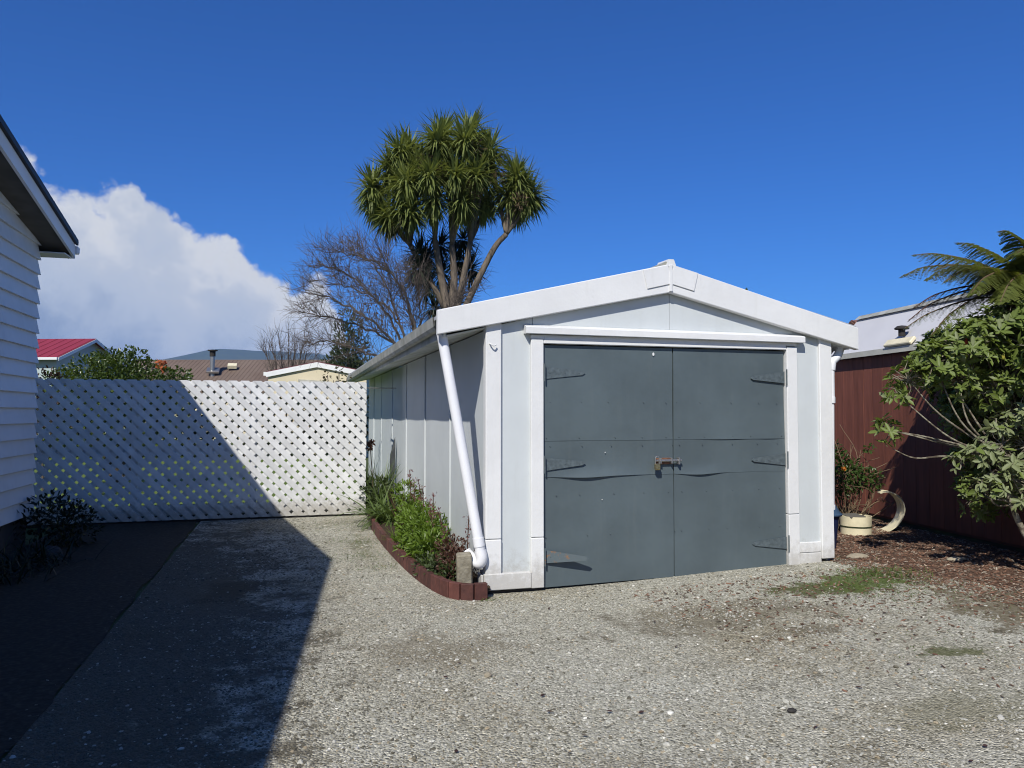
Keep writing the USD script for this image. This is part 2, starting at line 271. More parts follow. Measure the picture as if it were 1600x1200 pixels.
# ------------------------------------------------------------------ ground
def gravel_material():
    n = {'g': ('geometry', {}), 'v': ('voronoi_texture', {'scale': 85.0, 'feature': 'f1'}), 'v2': ('voronoi_texture', {'scale': 85.0, 'feature': 'f1', 'randomness': 1.0}),
         's': ('separate_color', {}),
         'r': ('rgb_ramp', {'ramp': [(0, (0.155, 0.15, 0.12)), (0.25, (0.295, 0.287, 0.24)), (0.6, (0.385, 0.376, 0.32)), (0.85, (0.47, 0.458, 0.40)), (1, (0.68, 0.66, 0.57))]}),
         'bn': ('noise_texture', {'scale': 0.8, 'detail': 7.0, 'roughness': 0.62}), 'br': ('rgb_ramp', {'ramp': [(0.30, (0.70, 0.64, 0.52)), (0.5, (0.96, 0.94, 0.87)), (0.68, (1.06, 1.06, 1.02))]}),
         'mx': ('mix_color', {'blend_type': 'multiply', 'fac': 1.0, 'use_clamp': True}),
         'p': ('principled_bsdf', {'roughness': 0.85, 'specular_ior_level': 0.25}), 'b': ('bump', {'strength': 0.9, 'distance': 0.012, 'invert': True})}
    l = [('g.position', 'v.vector'), ('v.color', 's.color'), ('s.r', 'r.fac'), ('g.position', 'bn.vector'), ('bn.fac', 'br.fac'), ('r.color', 'mx.a'), ('br.color', 'mx.b'),
         ('v.distance', 'b.height'), ('b.normal', 'p.normal')]
    out = 'mx.result'
    n['dn0'] = ('noise_texture', {'scale': 2.6, 'detail': 9.0, 'roughness': 0.75}); l.append(('g.position', 'dn0.vector'))
    n['dn'] = ('map_range', {'range_type': 'linear', 'from_min': 0.25, 'from_max': 0.75, 'to_min': 0.05, 'to_max': 0.95, 'clamp': False}); l.append(('dn0.fac', 'dn.value'))
    def patch(i, c, r, col, lo=0.5, hi=0.66, gain=1.0):
        nonlocal out
        k = f'q{i}'
        n[k + 'a'] = ('vector_math', {'math_type': 'subtract', 'vector2': (c[0], c[1], 0.06)}); l.append(('g.position', k + 'a.vector1'))
        n[k + 'd'] = ('vector_math', {'math_type': 'divide', 'vector2': (r[0], r[1], 3.0)}); l.append((k + 'a.vector', k + 'd.vector1'))
        n[k + 'l'] = ('vector_math', {'math_type': 'length'}); l.append((k + 'd.vector', k + 'l.vector1'))
        n[k + 'm'] = ('map_range', {'range_type': 'smoothstep', 'from_min': 0.0, 'from_max': 1.0, 'to_min': 0.32, 'to_max': -0.3, 'clamp': True}); l.append((k + 'l.value', k + 'm.value'))
        n[k + 's'] = ('math', {'math_type': 'add'}); l.extend([(k + 'm.result', k + 's.value1'), ('dn.result', k + 's.value2')])
        n[k + 'r'] = ('map_range', {'range_type': 'smoothstep', 'from_min': lo, 'from_max': hi, 'to_min': 0.0, 'to_max': gain, 'clamp': True}); l.append((k + 's.value', k + 'r.value'))
        n[k + 'x'] = ('mix_color', {}); n[k + 'x'][1]['b'] = col; l.extend([(k + 'r.result', k + 'x.fac'), (out, k + 'x.a')]); out = k + 'x.result'
    stain, moss, green = (0.135, 0.112, 0.070), (0.085, 0.092, 0.030), (0.10, 0.135, 0.030)
    patch(0, (3.0, 5.0), (2.2, 0.85), stain, 0.5, 0.8, 0.6)
    patch(1, (3.3, 4.45), (0.8, 0.3), stain, 0.6, 0.72, 0.7)
    patch(2, (4.1, 5.35), (0.9, 0.5), moss, 0.5, 0.66, 0.92)
    patch(3, (4.7, 5.5), (0.95, 0.75), green, 0.48, 0.66, 0.9)
    patch(4, (3.9, 3.75), (0.55, 0.3), moss, 0.58, 0.72, 0.8)
    patch(5, (2.45, 2.85), (0.5, 0.3), stain, 0.58, 0.76, 0.5)
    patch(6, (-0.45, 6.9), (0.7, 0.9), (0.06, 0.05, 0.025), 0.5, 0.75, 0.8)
    patch(7, (0.8, 9.0), (0.35, 2.2), (0.12, 0.125, 0.055), 0.6, 0.75, 0.7)
    patch(8, (5.0, 4.4), (1.1, 1.5), (0.12, 0.095, 0.05), 0.52, 0.72, 0.8)
    patch(9, (-1.1, 6.0), (2.0, 8.0), (0.066, 0.056, 0.037), 0.32, 0.58, 0.85)  # house shade deepened in the gravel colour, fading out across the drive
    patch(10, (0.9, 4.9), (1.1, 0.9), (0.19, 0.165, 0.115), 0.5, 0.75, 0.6)
    patch(11, (1.3, 3.0), (1.6, 0.6), (0.20, 0.18, 0.13), 0.52, 0.78, 0.5)
    patch(12, (3.3, 3.1), (1.2, 0.7), (0.16, 0.15, 0.085), 0.54, 0.78, 0.45)
    l.append((out, 'p.base_color'))
    return mat('gravel_drive_look', n, l)
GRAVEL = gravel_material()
def soil(name, ramp, scale=60.0, bump=0.02):
    n = {'g': ('geometry', {}), 'v': ('noise_texture', {'scale': scale, 'detail': 6.0, 'roughness': 0.7}), 'r': ('rgb_ramp', {'ramp': ramp}),
         'p': ('principled_bsdf', {'roughness': 0.9, 'specular_ior_level': 0.2}), 'b': ('bump', {'strength': 1.0, 'distance': bump})}
    return mat(name, n, [('g.position', 'v.vector'), ('v.fac', 'r.fac'), ('r.color', 'p.base_color'), ('v.fac', 'b.height'), ('b.normal', 'p.normal')])
MULCH = soil('mulch_look', [(0.3, (0.035, 0.022, 0.016)), (0.5, (0.11, 0.066, 0.045)), (0.62, (0.17, 0.10, 0.066)), (0.75, (0.32, 0.23, 0.16))], 45)
SOILM = soil('garden_soil_look', [(0.3, (0.02, 0.015, 0.010)), (0.7, (0.08, 0.055, 0.035))], 40)
LAWN = soil('lawn_look', [(0.3, (0.055, 0.085, 0.018)), (0.7, (0.14, 0.20, 0.042))], 9, 0.03)
FIELD = soil('field_look', [(0.3, (0.04, 0.065, 0.02)), (0.7, (0.09, 0.11, 0.04))], 0.4, 0.02)
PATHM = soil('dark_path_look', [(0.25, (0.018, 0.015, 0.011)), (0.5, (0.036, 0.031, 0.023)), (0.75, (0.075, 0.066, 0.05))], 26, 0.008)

far = [45, 60, 90, 150, 300, 700, 1600, 4000, 9000]
ax_ = np.array(sorted([-x for x in far] + list(np.arange(-40, -4, 4.0)) + list(np.arange(-4, 10, 0.35)) + list(np.arange(10, 41, 4.0)) + far))
obj('ground', grid_sheet(ax_, ax_, lambda x, y: ground_z(x, y) - 0.012), FIELD, kind='structure', label='green fields and yard soil around the buildings')
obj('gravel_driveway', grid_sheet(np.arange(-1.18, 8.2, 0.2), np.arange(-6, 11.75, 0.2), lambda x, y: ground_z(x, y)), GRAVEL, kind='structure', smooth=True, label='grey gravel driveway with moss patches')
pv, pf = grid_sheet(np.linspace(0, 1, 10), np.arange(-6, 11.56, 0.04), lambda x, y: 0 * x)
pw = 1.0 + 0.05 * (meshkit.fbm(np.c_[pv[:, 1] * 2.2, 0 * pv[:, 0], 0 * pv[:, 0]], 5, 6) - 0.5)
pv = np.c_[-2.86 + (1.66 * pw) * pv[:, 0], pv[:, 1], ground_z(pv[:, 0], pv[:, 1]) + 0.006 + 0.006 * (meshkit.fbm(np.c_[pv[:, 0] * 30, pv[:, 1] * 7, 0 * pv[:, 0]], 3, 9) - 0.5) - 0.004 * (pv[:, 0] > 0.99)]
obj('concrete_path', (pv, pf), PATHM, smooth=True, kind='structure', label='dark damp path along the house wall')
obj('lawn', grid_sheet(np.arange(-16, 1.7, 0.6), np.arange(11.75, 30, 0.6), lambda x, y: ground_z(x, y) + 0.02 + 0.03 * meshkit.fbm(np.stack([x, y, 0 * x], -1) * 0.8, 3, 4)), LAWN, kind='structure', label='bright green lawn behind the lattice fence')
def mulch_z(x, y):
    return ground_z(x, y) - 0.015 + 0.028 * smooth01((x - (5.25 + 0.35 * (meshkit.fbm(np.stack([y * 1.7, x * 0.5, 0 * x], -1), 3, 8) - 0.5) + 0.28 * np.clip(5.2 - y, -2, 2))) / 0.45) + 0.03 * (meshkit.fbm(np.stack([x, y, 0 * x], -1) * 5, 4, 3) - 0.5)
obj('mulch_bed', grid_sheet(np.arange(4.9, 7.9, 0.05), np.arange(3.0, 10.2, 0.06), mulch_z), MULCH, kind='structure', smooth=True, label='reddish bark mulch bed by the red wall')

def instances(name, protos, pts, scales, rng, which, label, flat=0.0, kind='stuff'):
    path = _number('/World', name); pi = UsdGeom.PointInstancer.Define(stage, path)
    rel = pi.CreatePrototypesRel()
    for i, (m, mt, nm) in enumerate(protos):
        pp = f'{path}/{nm}' + (f'_{i:03d}' if i else ''); usdkit.mesh(stage, pp, m, mt, smooth=False); rel.AddTarget(pp)
    N = len(pts); pi.CreateProtoIndicesAttr(Vt.IntArray.FromNumpy(which.astype(np.int32)))
    pi.CreatePositionsAttr(Vt.Vec3fArray.FromNumpy(np.asarray(pts, np.float32)))
    pi.CreateScalesAttr(Vt.Vec3fArray.FromNumpy(np.asarray(scales, np.float32)))
    a = rng.uniform(0, 2 * math.pi, N); tilt = rng.normal(0, 0.25, (N, 2))
    q = np.stack([np.cos(a / 2), tilt[:, 0] * 0.5, tilt[:, 1] * 0.5, np.sin(a / 2)], 1); q /= np.linalg.norm(q, axis=1, keepdims=True)
    pi.CreateOrientationsAttr(Vt.QuathArray([Gf.Quath(float(w), float(x), float(y), float(z)) for w, x, y, z in q]))
    return tag(path, label, None, None, kind)

rng = np.random.default_rng(11)
def pebble(seed):
    m = trimesh.creation.icosphere(subdivisions=1, radius=1.0); r = np.random.default_rng(seed)
    v = m.vertices * (1 + 0.28 * r.uniform(-1, 1, (len(m.vertices), 1))); v[:, 2] *= 0.6; v[:, 0] *= r.uniform(1.0, 1.5); return v, m.faces
PEB = [paint(f'pebble_{nm}', c, 0.75, 0.2, 150, random=0.22) for nm, c in
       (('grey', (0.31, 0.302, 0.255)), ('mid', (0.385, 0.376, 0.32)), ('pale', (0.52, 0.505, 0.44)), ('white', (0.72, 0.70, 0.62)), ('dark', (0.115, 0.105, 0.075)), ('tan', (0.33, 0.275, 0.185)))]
NP = 150000
px_ = -1.16 - 0.12 * rng.exponential(1.0, NP) * (rng.uniform(size=NP) < 0.25) + 7.7 * rng.uniform(0, 1, NP) * 1.0; py_ = 1.6 + 9.9 * rng.uniform(0, 1, NP) ** 1.35
inside_garage = (px_ > 1.55) & (py_ > 6.2) & (px_ < 5.0)
in_bed = (px_ > 1.02) & (py_ > 6.05) & (px_ < 1.6)
mul = px_ > 5.15 + 0.28 * np.clip(5.2 - py_, -2, 2)
def zone(x, y, cx_, cy_, rx, ry): return np.clip(1.15 - np.hypot((x - cx_) / rx, (y - cy_) / ry), 0, 1)
mossy = np.maximum.reduce([zone(px_, py_, *a) for a in ((4.1, 5.35, 0.9, 0.5), (4.7, 5.5, 0.8, 0.6), (3.9, 3.75, .55, .3), (-.45, 6.9, .7, .9), (5.0, 4.4, 1.0, 1.3))])
mossy = np.maximum(mossy, 0.55 * np.maximum(zone(px_, py_, 3.0, 5.0, 2.0, .8), zone(px_, py_, 3.3, 3.1, 1.2, .7)))
mossy = np.where(mossy > 0, mossy * 1.1 + 2.6 * (meshkit.fbm(np.stack([px_, py_, 0 * px_], -1) * 3.5, 5, 12) - 0.52), 0)
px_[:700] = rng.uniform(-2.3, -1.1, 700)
keep = (rng.uniform(size=NP) > np.clip(mossy, 0, 0.93)) & ~(inside_garage | in_bed) & (~mul | (rng.uniform(size=NP) < 0.10))
px_, py_ = px_[keep], py_[keep]
sz = rng.lognormal(math.log(0.0041), 0.38, len(px_)).clip(0.0022, 0.015)
pz = ground_z(px_, py_) + sz * 0.15
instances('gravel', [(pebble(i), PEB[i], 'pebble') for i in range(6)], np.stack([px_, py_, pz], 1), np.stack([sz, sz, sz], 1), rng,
          np.where(rng.uniform(size=len(px_)) < 0.92 * smooth01((1.1 - px_) / 1.9), 4, rng.choice(6, len(px_), p=[0.43, 0.28, 0.07, 0.014, 0.096, 0.11])), 'loose grey and white gravel stones on the drive')  # mostly dark stones near the house, painting its shadow deeper
# bark chips of the mulch, a few strayed onto the drive
chip = [paint(f'bark_chip_{nm}', c, 0.85, 0.3, 80, random=0.3) for nm, c in (('rust', (0.21, 0.112, 0.07)), ('brown', (0.11, 0.065, 0.042)), ('pale', (0.46, 0.40, 0.31)), ('grey', (0.22, 0.175, 0.13)))]
NC = 34000
cx = rng.uniform(4.95, 7.5, NC); cy = rng.uniform(3.0, 10, NC); k = (cx > 5.1 + 0.28 * np.clip(5.2 - cy, -2, 2) + rng.normal(0, 0.18, NC)); cx, cy = cx[k], cy[k]
ns = 1500; sx_ = 5.3 - 2.6 * rng.uniform(0, 1, ns) ** 1.7; cx = np.concatenate([cx, sx_]); cy = np.concatenate([cy, 5.9 - np.abs(rng.normal(0, 1.1, ns))])
cs = rng.uniform(0.004, 0.011, len(cx)); cz = np.maximum(mulch_z(cx, cy) * (cx > 4.9) + -1 * (cx <= 4.9), ground_z(cx, cy)) + 0.006
instances('bark_chips', [(frame_box((0, 0, 0), np.eye(3), (1.3, 0.55, 0.25), 0.1), c, 'chip') for c in chip], np.stack([cx, cy, cz], 1), np.stack([cs * rng.uniform(0.7, 1.6, len(cx)), cs, cs], 1), rng,
          rng.choice(4, len(cx), p=[0.42, 0.36, 0.07, 0.15]), 'scattered reddish bark chips and dead leaves of the mulch')
# ------------------------------------------------------------------ garage
gx0, gx1, gxm, gy = 1.60, 4.97, 3.285, 6.25
GB = 16.5                                          # back of the garage
garage = thing('garage', 'white gabled timber garage with double grey doors at the end of the gravel drive', 'garage', (gxm, gy, 0))
G = lambda name, m, mt, parent=None, **k: obj(name, m, mt, parent or garage, **k)
def roof_z(x): return 2.83 - 0.243 * abs(x - gxm)      # top of the roof
# left side wall of upright sheets with cover strips
rg = np.random.default_rng(5)
ys = [6.27, 7.84, 9.39, 10.96, 12.53, 14.08, 15.4, GB]
for a, b in zip(ys[:-1], ys[1:]):
    xs = np.linspace(a + 0.004, b - 0.004, 9); zs = np.linspace(-0.02, 2.21, 9); ph = rg.uniform(0, 9)
    A, B = np.meshgrid(xs, zs, indexing='ij')
    off = 0.006 * np.sin((A - a) / (b - a) * math.pi) * np.sin(B * 1.3 + ph) + 0.003 * np.sin(A * 5 + ph)
    v = np.stack([gx0 - off, A, B], -1).reshape(-1, 3); v2 = v.copy(); v2[:, 0] = gx0 + 0.03; n9 = 9
    i, j = np.meshgrid(np.arange(8), np.arange(8), indexing='ij'); q = (i * n9 + j).ravel()
    f = np.vstack([np.stack([q, q + 1, q + n9 + 1], 1), np.stack([q, q + n9 + 1, q + n9], 1)])
    rim = np.array([i_ * n9 for i_ in range(9)] + [8 * n9 + j_ for j_ in range(1, 9)] + [i_ * n9 + 8 for i_ in range(7, -1, -1)] + [j_ for j_ in range(7, 0, -1)])
    m = len(v); sides = []
    for u, w in zip(rim, np.roll(rim, -1)): sides += [[u, w, w + m], [u, w + m, u + m]]
    G('wall_sheet', (np.vstack([v, v2]), np.vstack([f, f[:, ::-1] + m, sides])), PALE, smooth=40)
for y in ys[1:-1]:
    G('cover_strip', box(gx0 - 0.014, gx0 + 0.012, y - 0.016, y + 0.016, -0.01, 2.2, 0.003), PALE)
G('side_wall', box(gx1 - 0.03, gx1, 6.28, GB, 0.02, 2.2), PALE)
G('back_wall', poly_slab([(gx0 + .03, GB, -.02), (gx1 - .03, GB, -.02), (gx1 - .03, GB, 2.2), (gxm, GB, 2.7), (gx0 + .03, GB, 2.2)], (0, -0.03, 0)), PALE)
# front sheets
def sheet(pts, parent=None, y=gy, t=0.02, mt=PALE, name='front_sheet', **k): return G(name, poly_slab([(x, y, z) for x, z in pts], (0, t, 0)), mt, parent, **k)
sheet([(1.69, 0.1), (1.985, 0.1), (1.985, 2.32), (1.69, 2.25)])
sheet([(4.585, 0.14), (4.87, 0.14), (4.87, 2.25), (4.585, 2.33)])
sheet([(1.99, 2.13), (3.283, 2.13), (3.283, 2.62), (1.99, 2.33)])
sheet([(3.287, 2.13), (4.58, 2.13), (4.58, 2.33), (3.287, 2.62)])
# corner posts, jambs, head, cap moulding, base boards
G('corner_post', box(1.568, 1.704, gy - 0.03, gy + 0.06, 0.455, 2.27, 0.006), WHITE)
G('corner_post', box(1.567, 1.705, gy - 0.032, gy + 0.06, 0.12, 0.450, 0.006), WHITE, label='spliced lower piece of the left corner post')
G('corner_post', box(4.853, 4.992, gy - 0.03, gy + 0.06, 0.125, 2.27, 0.006), WHITE)
G('door_jamb', box(1.965, 2.076, gy - 0.036, gy + 0.05, 0.455, 2.135, 0.005), WHITE)
G('door_jamb', box(1.964, 2.077, gy - 0.038, gy + 0.05, 0.03, 0.450, 0.005), WHITE, label='spliced lower piece of the left door jamb')
G('door_jamb', box(4.487, 4.602, gy - 0.036, gy + 0.05, 0.56, 2.125, 0.005), WHITE)
G('door_jamb', box(4.486, 4.603, gy - 0.038, gy + 0.05, 0.085, 0.555, 0.005), WHITE, label='spliced lower piece of the right door jamb')
G('door_head', box(2.078, 4.485, gy - 0.034, gy + 0.05, 2.098, 2.165, 0.005), WHITE)
G('door_head', box(1.966, 4.601, gy - 0.031, gy + 0.05, 2.137, 2.172, 0.003), WHITE)
capp = [(gy - 0.005, 2.258), (gy - 0.074, 2.236), (gy - 0.080, 2.230), (gy - 0.080, 2.180), (gy - 0.076, 2.176), (gy - 0.005, 2.180)]
G('cap_moulding', hull([(x, y, z - 0.012 * (x > 3)) for x in (1.905, 4.66) for y, z in capp]), WHITE)
G('base_board', box(1.555, 1.962, gy - 0.046, gy + 0.03, 0.035, 0.170, 0.006), WHITE)
G('base_board', box(1.535, 1.552, gy - 0.02, gy + 0.12, 0.01, 0.16, 0.005), WHITE)
G('base_board', box(4.604, 4.852, gy - 0.020, gy + 0.03, 0.075, 0.185, 0.004), WHITE)
G('base_board', box(4.604, 4.852, gy - 0.012, gy + 0.03, 0.190, 0.285, 0.004), WHITE)
G('sill', box(1.58, 2.06, gy + 0.0, gy + 0.08, -0.06, 0.03, 0.003), DARK)
# barge boards meeting at the ridge, the small plates over the joint, the roof
yb0, yb1 = 6.178, 6.232
def barge(xa, xb, za_t, zb_t, za_b, zb_b): return hull([(x, y, z) for x, zt, zb in ((xa, za_t, za_b), (xb, zb_t, zb_b)) for y in (yb0, yb1) for z in (zt, zb)] + [(x, y, z) for x, zt, zb in ((xa, za_t, za_b), (xb, zb_t, zb_b)) for y in (yb0 - 0.004, yb1) for z in (zt - 0.006, zb + 0.006)])
G('barge_board', barge(1.148, 3.258, 2.347, 2.838, 2.145, 2.583), WHITE)
G('barge_board', barge(3.262, 5.262, 2.838, 2.326, 2.583, 2.115), WHITE)
for s in (-1, 1):
    c = V(3.26 + s * 0.13, yb0 - 0.010, 2.735 - 0.02)
    G('joint_plate', frame_box(c, (unit(V(1, 0, -0.243 * s)), V(0, 1, 0), unit(V(0.243 * s, 0, 1))), (0.125, 0.004, 0.085), 0.002), WHITE)
G('joint_strip', box(3.245, 3.275, yb0 - 0.018, yb0 - 0.003, 2.59, 2.83, 0.003), WHITE)
for s in (-1, 1):
    xe = 1.165 if s < 0 else 5.27
    q = [(xe, yb1 - 0.02, roof_z(xe) + 0.0), (gxm, yb1 - 0.02, roof_z(gxm)), (gxm, GB + 0.1, roof_z(gxm)), (xe, GB + 0.1, roof_z(xe))]
    G('roof_sheet', poly_slab(q, (0, 0, -0.03)), ROOFG)
G('ridge_cap', tube([(gxm - 0.06, yb0 + 0.0, 2.815), (gxm, GB + 0.1, 2.82)], 0.045, 10), GUTTER)
G('ridge_end', hull([(3.215, yb0 - 0.012, 2.815), (3.315, yb0 - 0.012, 2.815), (3.24, yb0 - 0.012, 2.88), (3.29, yb0 - 0.012, 2.88), (3.215, yb0 + .2, 2.815), (3.315, yb0 + .2, 2.815), (3.24, yb0 + .2, 2.885), (3.29, yb0 + .2, 2.885)]), WHITE)
# eaves on the left: gutter, fascia, sloping soffit
prof = [(1.205, 2.30), (1.205, 2.205), (1.185, 2.185), (1.150, 2.188), (1.128, 2.215), (1.120, 2.295), (1.128, 2.297), (1.138, 2.222), (1.155, 2.198), (1.180, 2.196), (1.195, 2.21), (1.195, 2.30)]
nv = len(prof); gv = np.array([(x, y, z - 0.004 * (y - 6.2)) for y in (6.236, GB - 0.25) for x, z in prof])
gf = []
for k in range(nv): k2 = (k + 1) % nv; gf += [[k, k2, k2 + nv], [k, k2 + nv, k + nv]]
G('gutter', (gv, np.array(gf)), GUTTER)
G('fascia', box(1.207, 1.232, 6.236, GB, 2.13, 2.285), SOFFIT)
G('soffit', poly_slab([(1.235, 6.236, 2.135), (1.66, 6.236, 2.235), (1.66, GB, 2.235), (1.235, GB, 2.135)], (0, 0, 0.012)), SOFFIT)
G('soffit', poly_slab([(5.18, 6.236, 2.135), (4.9, 6.236, 2.215), (4.9, GB, 2.215), (5.18, GB, 2.135)], (0, 0, 0.012)), SOFFIT)
G('fascia', box(5.19, 5.212, 6.236, GB, 2.12, 2.32), WHITE)
# doors
def door_leaf(x0, x1, z_lo, label):
    d = G('door', hull([(x, y, z) for x in (x0, x1) for y in (gy + 0.012, gy + 0.045) for z in ((z_lo[0] if x == x0 else z_lo[1]) + 0.012, 2.088)]), DOOR, label=label)
    return d
zl = (0.022, 0.042, 0.075); seam = 3.315
def skin(parent, x0, x1, z0f, z1, bulge, ph, name='door_sheet'):
    """A thin sheet nailed to the leaf: waves along its lower edge where it has come loose."""
    nx, nz = 40, 14; xs = np.linspace(x0, x1, nx); v = []
    for i, x in enumerate(xs):
        t = (x - x0) / (x1 - x0); z0 = z0f(t)
        for j in range(nz):
            s = j / (nz - 1); z = z0 + (z1 - z0) * s
            low = max(0, 1 - s * 3.0) ** 2
            y = gy + 0.002 - bulge(t) * low - 0.007 * math.sin(3.1 * t + ph) * math.sin(math.pi * s) - 0.012 * math.sin(math.pi * t) * math.sin(math.pi * s) * (meshkit.fbm(V(x * 1.8, z * 1.8, ph), 3) - 0.5)
            v.append((x, y, z))
    v = np.array(v); m = len(v); i, j = np.meshgrid(np.arange(nx - 1), np.arange(nz - 1), indexing='ij'); q = (i * nz + j).ravel()
    f = np.vstack([np.stack([q, q + nz, q + nz + 1], 1), np.stack([q, q + nz + 1, q + 1], 1)])
    rim = np.array([i_ * nz for i_ in range(nx)] + [(nx - 1) * nz + j_ for j_ in range(1, nz)] + [i_ * nz + nz - 1 for i_ in range(nx - 2, -1, -1)] + [j_ for j_ in range(nz - 2, 0, -1)])
    v2 = v + V(0, 0.004, 0); sides = []
    for u, w in zip(rim, np.roll(rim, -1)): sides += [[u, u + m, w + m], [u, w + m, w]]
    return G(name, (np.vstack([v, v2]), np.vstack([f, f[:, ::-1] + m, sides])), DOOR, parent, smooth=35)
bump_ = lambda t, c, w: math.exp(-((t - c) / w) ** 2)
dl = door_leaf(2.086, seam - 0.005, zl[:2], 'left garage door leaf')
dr = door_leaf(seam + 0.005, 4.478, zl[1:], 'right garage door leaf')
for d, x0, x1, za, zb, k in ((dl, 2.086, seam - 0.005, zl[0], zl[1], 0), (dr, seam + 0.005, 4.478, zl[1], zl[2], 1)):
    skin(d, x0, x1, lambda t: 1.264, 2.088, (lambda t: 0.002) if k == 0 else (lambda t: 0.002 + 0.007 * bump_(t, .45, .2) + 0.006 * bump_(t, .85, .1)), 1 + k)
    skin(d, x0, x1, lambda t: (0.958 if k == 0 else 0.960) - 0.012 * (bump_(t, .3, .2) if k == 0 else bump_(t, .2, .15)), 1.261, (lambda t: 0.003 + 0.026 * bump_(t, .32, .18) + 0.008 * bump_(t, .62, .15)) if k == 0 else (lambda t: 0.002 + 0.020 * bump_(t, .24, .16)), 3 + k)
    skin(d, x0, x1, lambda t: za + (zb - za) * t, 0.962, lambda t: 0.001, 5 + k)
G('door_stile', box(seam - 0.03, seam + 0.03, gy + 0.046, gy + 0.07, 0.05, 2.08), DARK)
def hinge(parent, xr, s, z, ln, tilt=0.0, mt=DOORH, lift=0.0, label=None):
    """T hinge: tapering strap on the leaf, upright plate on the jamb, the pin's knuckle."""
    y0 = gy - 0.006
    pts = [(xr, y0, z - 0.056), (xr, y0, z + 0.056), (xr + s * ln * 0.93, y0 - lift, z + 0.017 + tilt), (xr + s * ln, y0 - lift, z + tilt), (xr + s * ln * 0.93, y0 - lift, z - 0.017 + tilt)]
    h = G('hinge', poly_slab(pts, (0, -0.006, 0)), mt, parent, label=label)
    G('knuckle', tube([(xr - s * 0.004, gy - 0.040, z - 0.075), (xr - s * 0.004, gy - 0.040, z + 0.075)], 0.0065, 8), mt, h)
    G('screw', join([tube([(xr + s * t, y0 - 0.006 - lift * t / ln, z + tilt * t / ln), (xr + s * t, y0 - 0.009 - lift * t / ln, z + tilt * t / ln)], 0.006, 8) for t in (0.05, ln * 0.5, ln * 0.85)]), mt, h)
for z, tl, mt, lift, lab in ((1.85, 0.0, DOORH, 0.001, None), (1.065, 0.005, DOORH, 0.001, None), (0.285, -0.02, RUSTY, 0.085, 'rusted lower hinge bent away from the door')):
    hinge(dl, 2.088, 1, z, 0.375, tl, mt, lift, lab)
for z, tl in ((1.84, -0.01), (1.07, 0.0), (0.29, 0.005)): hinge(dr, 4.476, -1, z, 0.365, tl)
# pad bolt across the meeting doors
bz = 1.075
bolt = G('pad_bolt', box(3.135, 3.300, gy - 0.014, gy - 0.002, bz - 0.028, bz + 0.028, 0.002), RUST, dl, label='rusty pad bolt holding the doors shut')
G('bolt_bar', tube([(3.12, gy - 0.034, bz + 0.006), (3.375, gy - 0.034, bz + 0.006)], 0.011, 10), STEEL, bolt)
G('bolt_keep', join([box(x, x + 0.014, gy - 0.05, gy - 0.006, bz - 0.022, bz + 0.03, 0.003) for x in (3.16, 3.27)]), STEEL, bolt)
G('staple', box(3.340, 3.356, gy - 0.052, gy - 0.004, bz - 0.03, bz + 0.03, 0.003), STEEL, dr)
pl = thing('padlock', 'small brass padlock with a shiny shackle hanging on the garage door bolt', 'padlock', (3.125, gy - 0.05, bz - 0.07))
obj('body', box(3.100, 3.152, gy - 0.075, gy - 0.04, bz - 0.075, bz - 0.018, 0.008), BRASS, pl)
an = np.linspace(0, math.pi, 12)
obj('shackle', tube([(3.108, gy - 0.057, bz - 0.02)] + [(3.126 + 0.018 * -math.cos(a), gy - 0.057, bz + 0.025 + 0.02 * math.sin(a)) for a in an] + [(3.144, gy - 0.057, bz - 0.02)], 0.0048, 8), STEEL, pl, smooth=40)
for x, z in ((3.12, 2.03), (2.65, 1.16), (2.62, 0.75)):
    G('putty_spot', hull([(x + (0.010 if z > 2 else 0.004) * math.cos(a), gy - 0.004 - 0.003 * (k == 1), z + (0.016 if z > 2 else 0.005) * math.sin(a)) for a in np.linspace(0, 6.28, 9) for k in (0, 1)]), WHITE, dl)
rg = np.random.default_rng(3)
for d, x0, x1 in ((dl, 2.15, 3.28), (dr, 3.36, 4.42)):
    G('nail_head', join([tube([(x, gy - 0.0015, z), (x, gy - 0.0085, z)], 0.0035, 7) for z in (1.29, 1.60, 1.22, 0.80, 0.45) for x in (np.linspace(x0, x1, 5) + rg.uniform(-.05, .05, 5))]), DOORH, d)
# downpipes
pp = [V(1.205, 6.30, 2.19), V(1.225, 6.295, 2.06), V(1.52, 6.205, 0.36)]
dp = G('downpipe', tube(np.vstack([[V(1.2, 6.3, 2.2)], [pp[1] + (pp[2] - pp[1]) * t for t in np.linspace(0, 1, 8)]]), 0.043, 18), PVC, smooth=40, label='leaning white downpipe at the left corner')
el = curve([V(1.517, 6.206, 0.375), V(1.528, 6.203, 0.31), V(1.515, 6.22, 0.268), V(1.475, 6.27, 0.285), V(1.435, 6.32, 0.325)], 8)
G('elbow', tube(el, 0.05, 18, cap=False), PVC, dp, smooth=40)
G('spout_rim', tube([el[-1], el[-1] + unit(el[-1] - el[-3]) * 0.012], 0.052, 18, cap=False), PVC, dp, smooth=40)
G('pipe_clip', join([tube([V(1.50, 6.21, 0.475), V(1.512, 6.207, 0.405)], 0.048, 18)]), PVC, dp, smooth=40)
dp2 = G('downpipe', tube(curve([V(5.17, 6.32, 2.21), V(5.165, 6.32, 2.12), V(5.12, 6.31, 2.05), V(5.05, 6.30, 1.99), V(5.035, 6.30, 1.90), V(5.035, 6.30, 1.6)], 5), 0.04, 16), PVC, smooth=40, label='white downpipe at the right corner')
G('pipe_length', tube([V(5.035, 6.30, 1.6), V(5.02, 6.30, 0.58)], 0.033, 16), PVC, dp2, smooth=40)
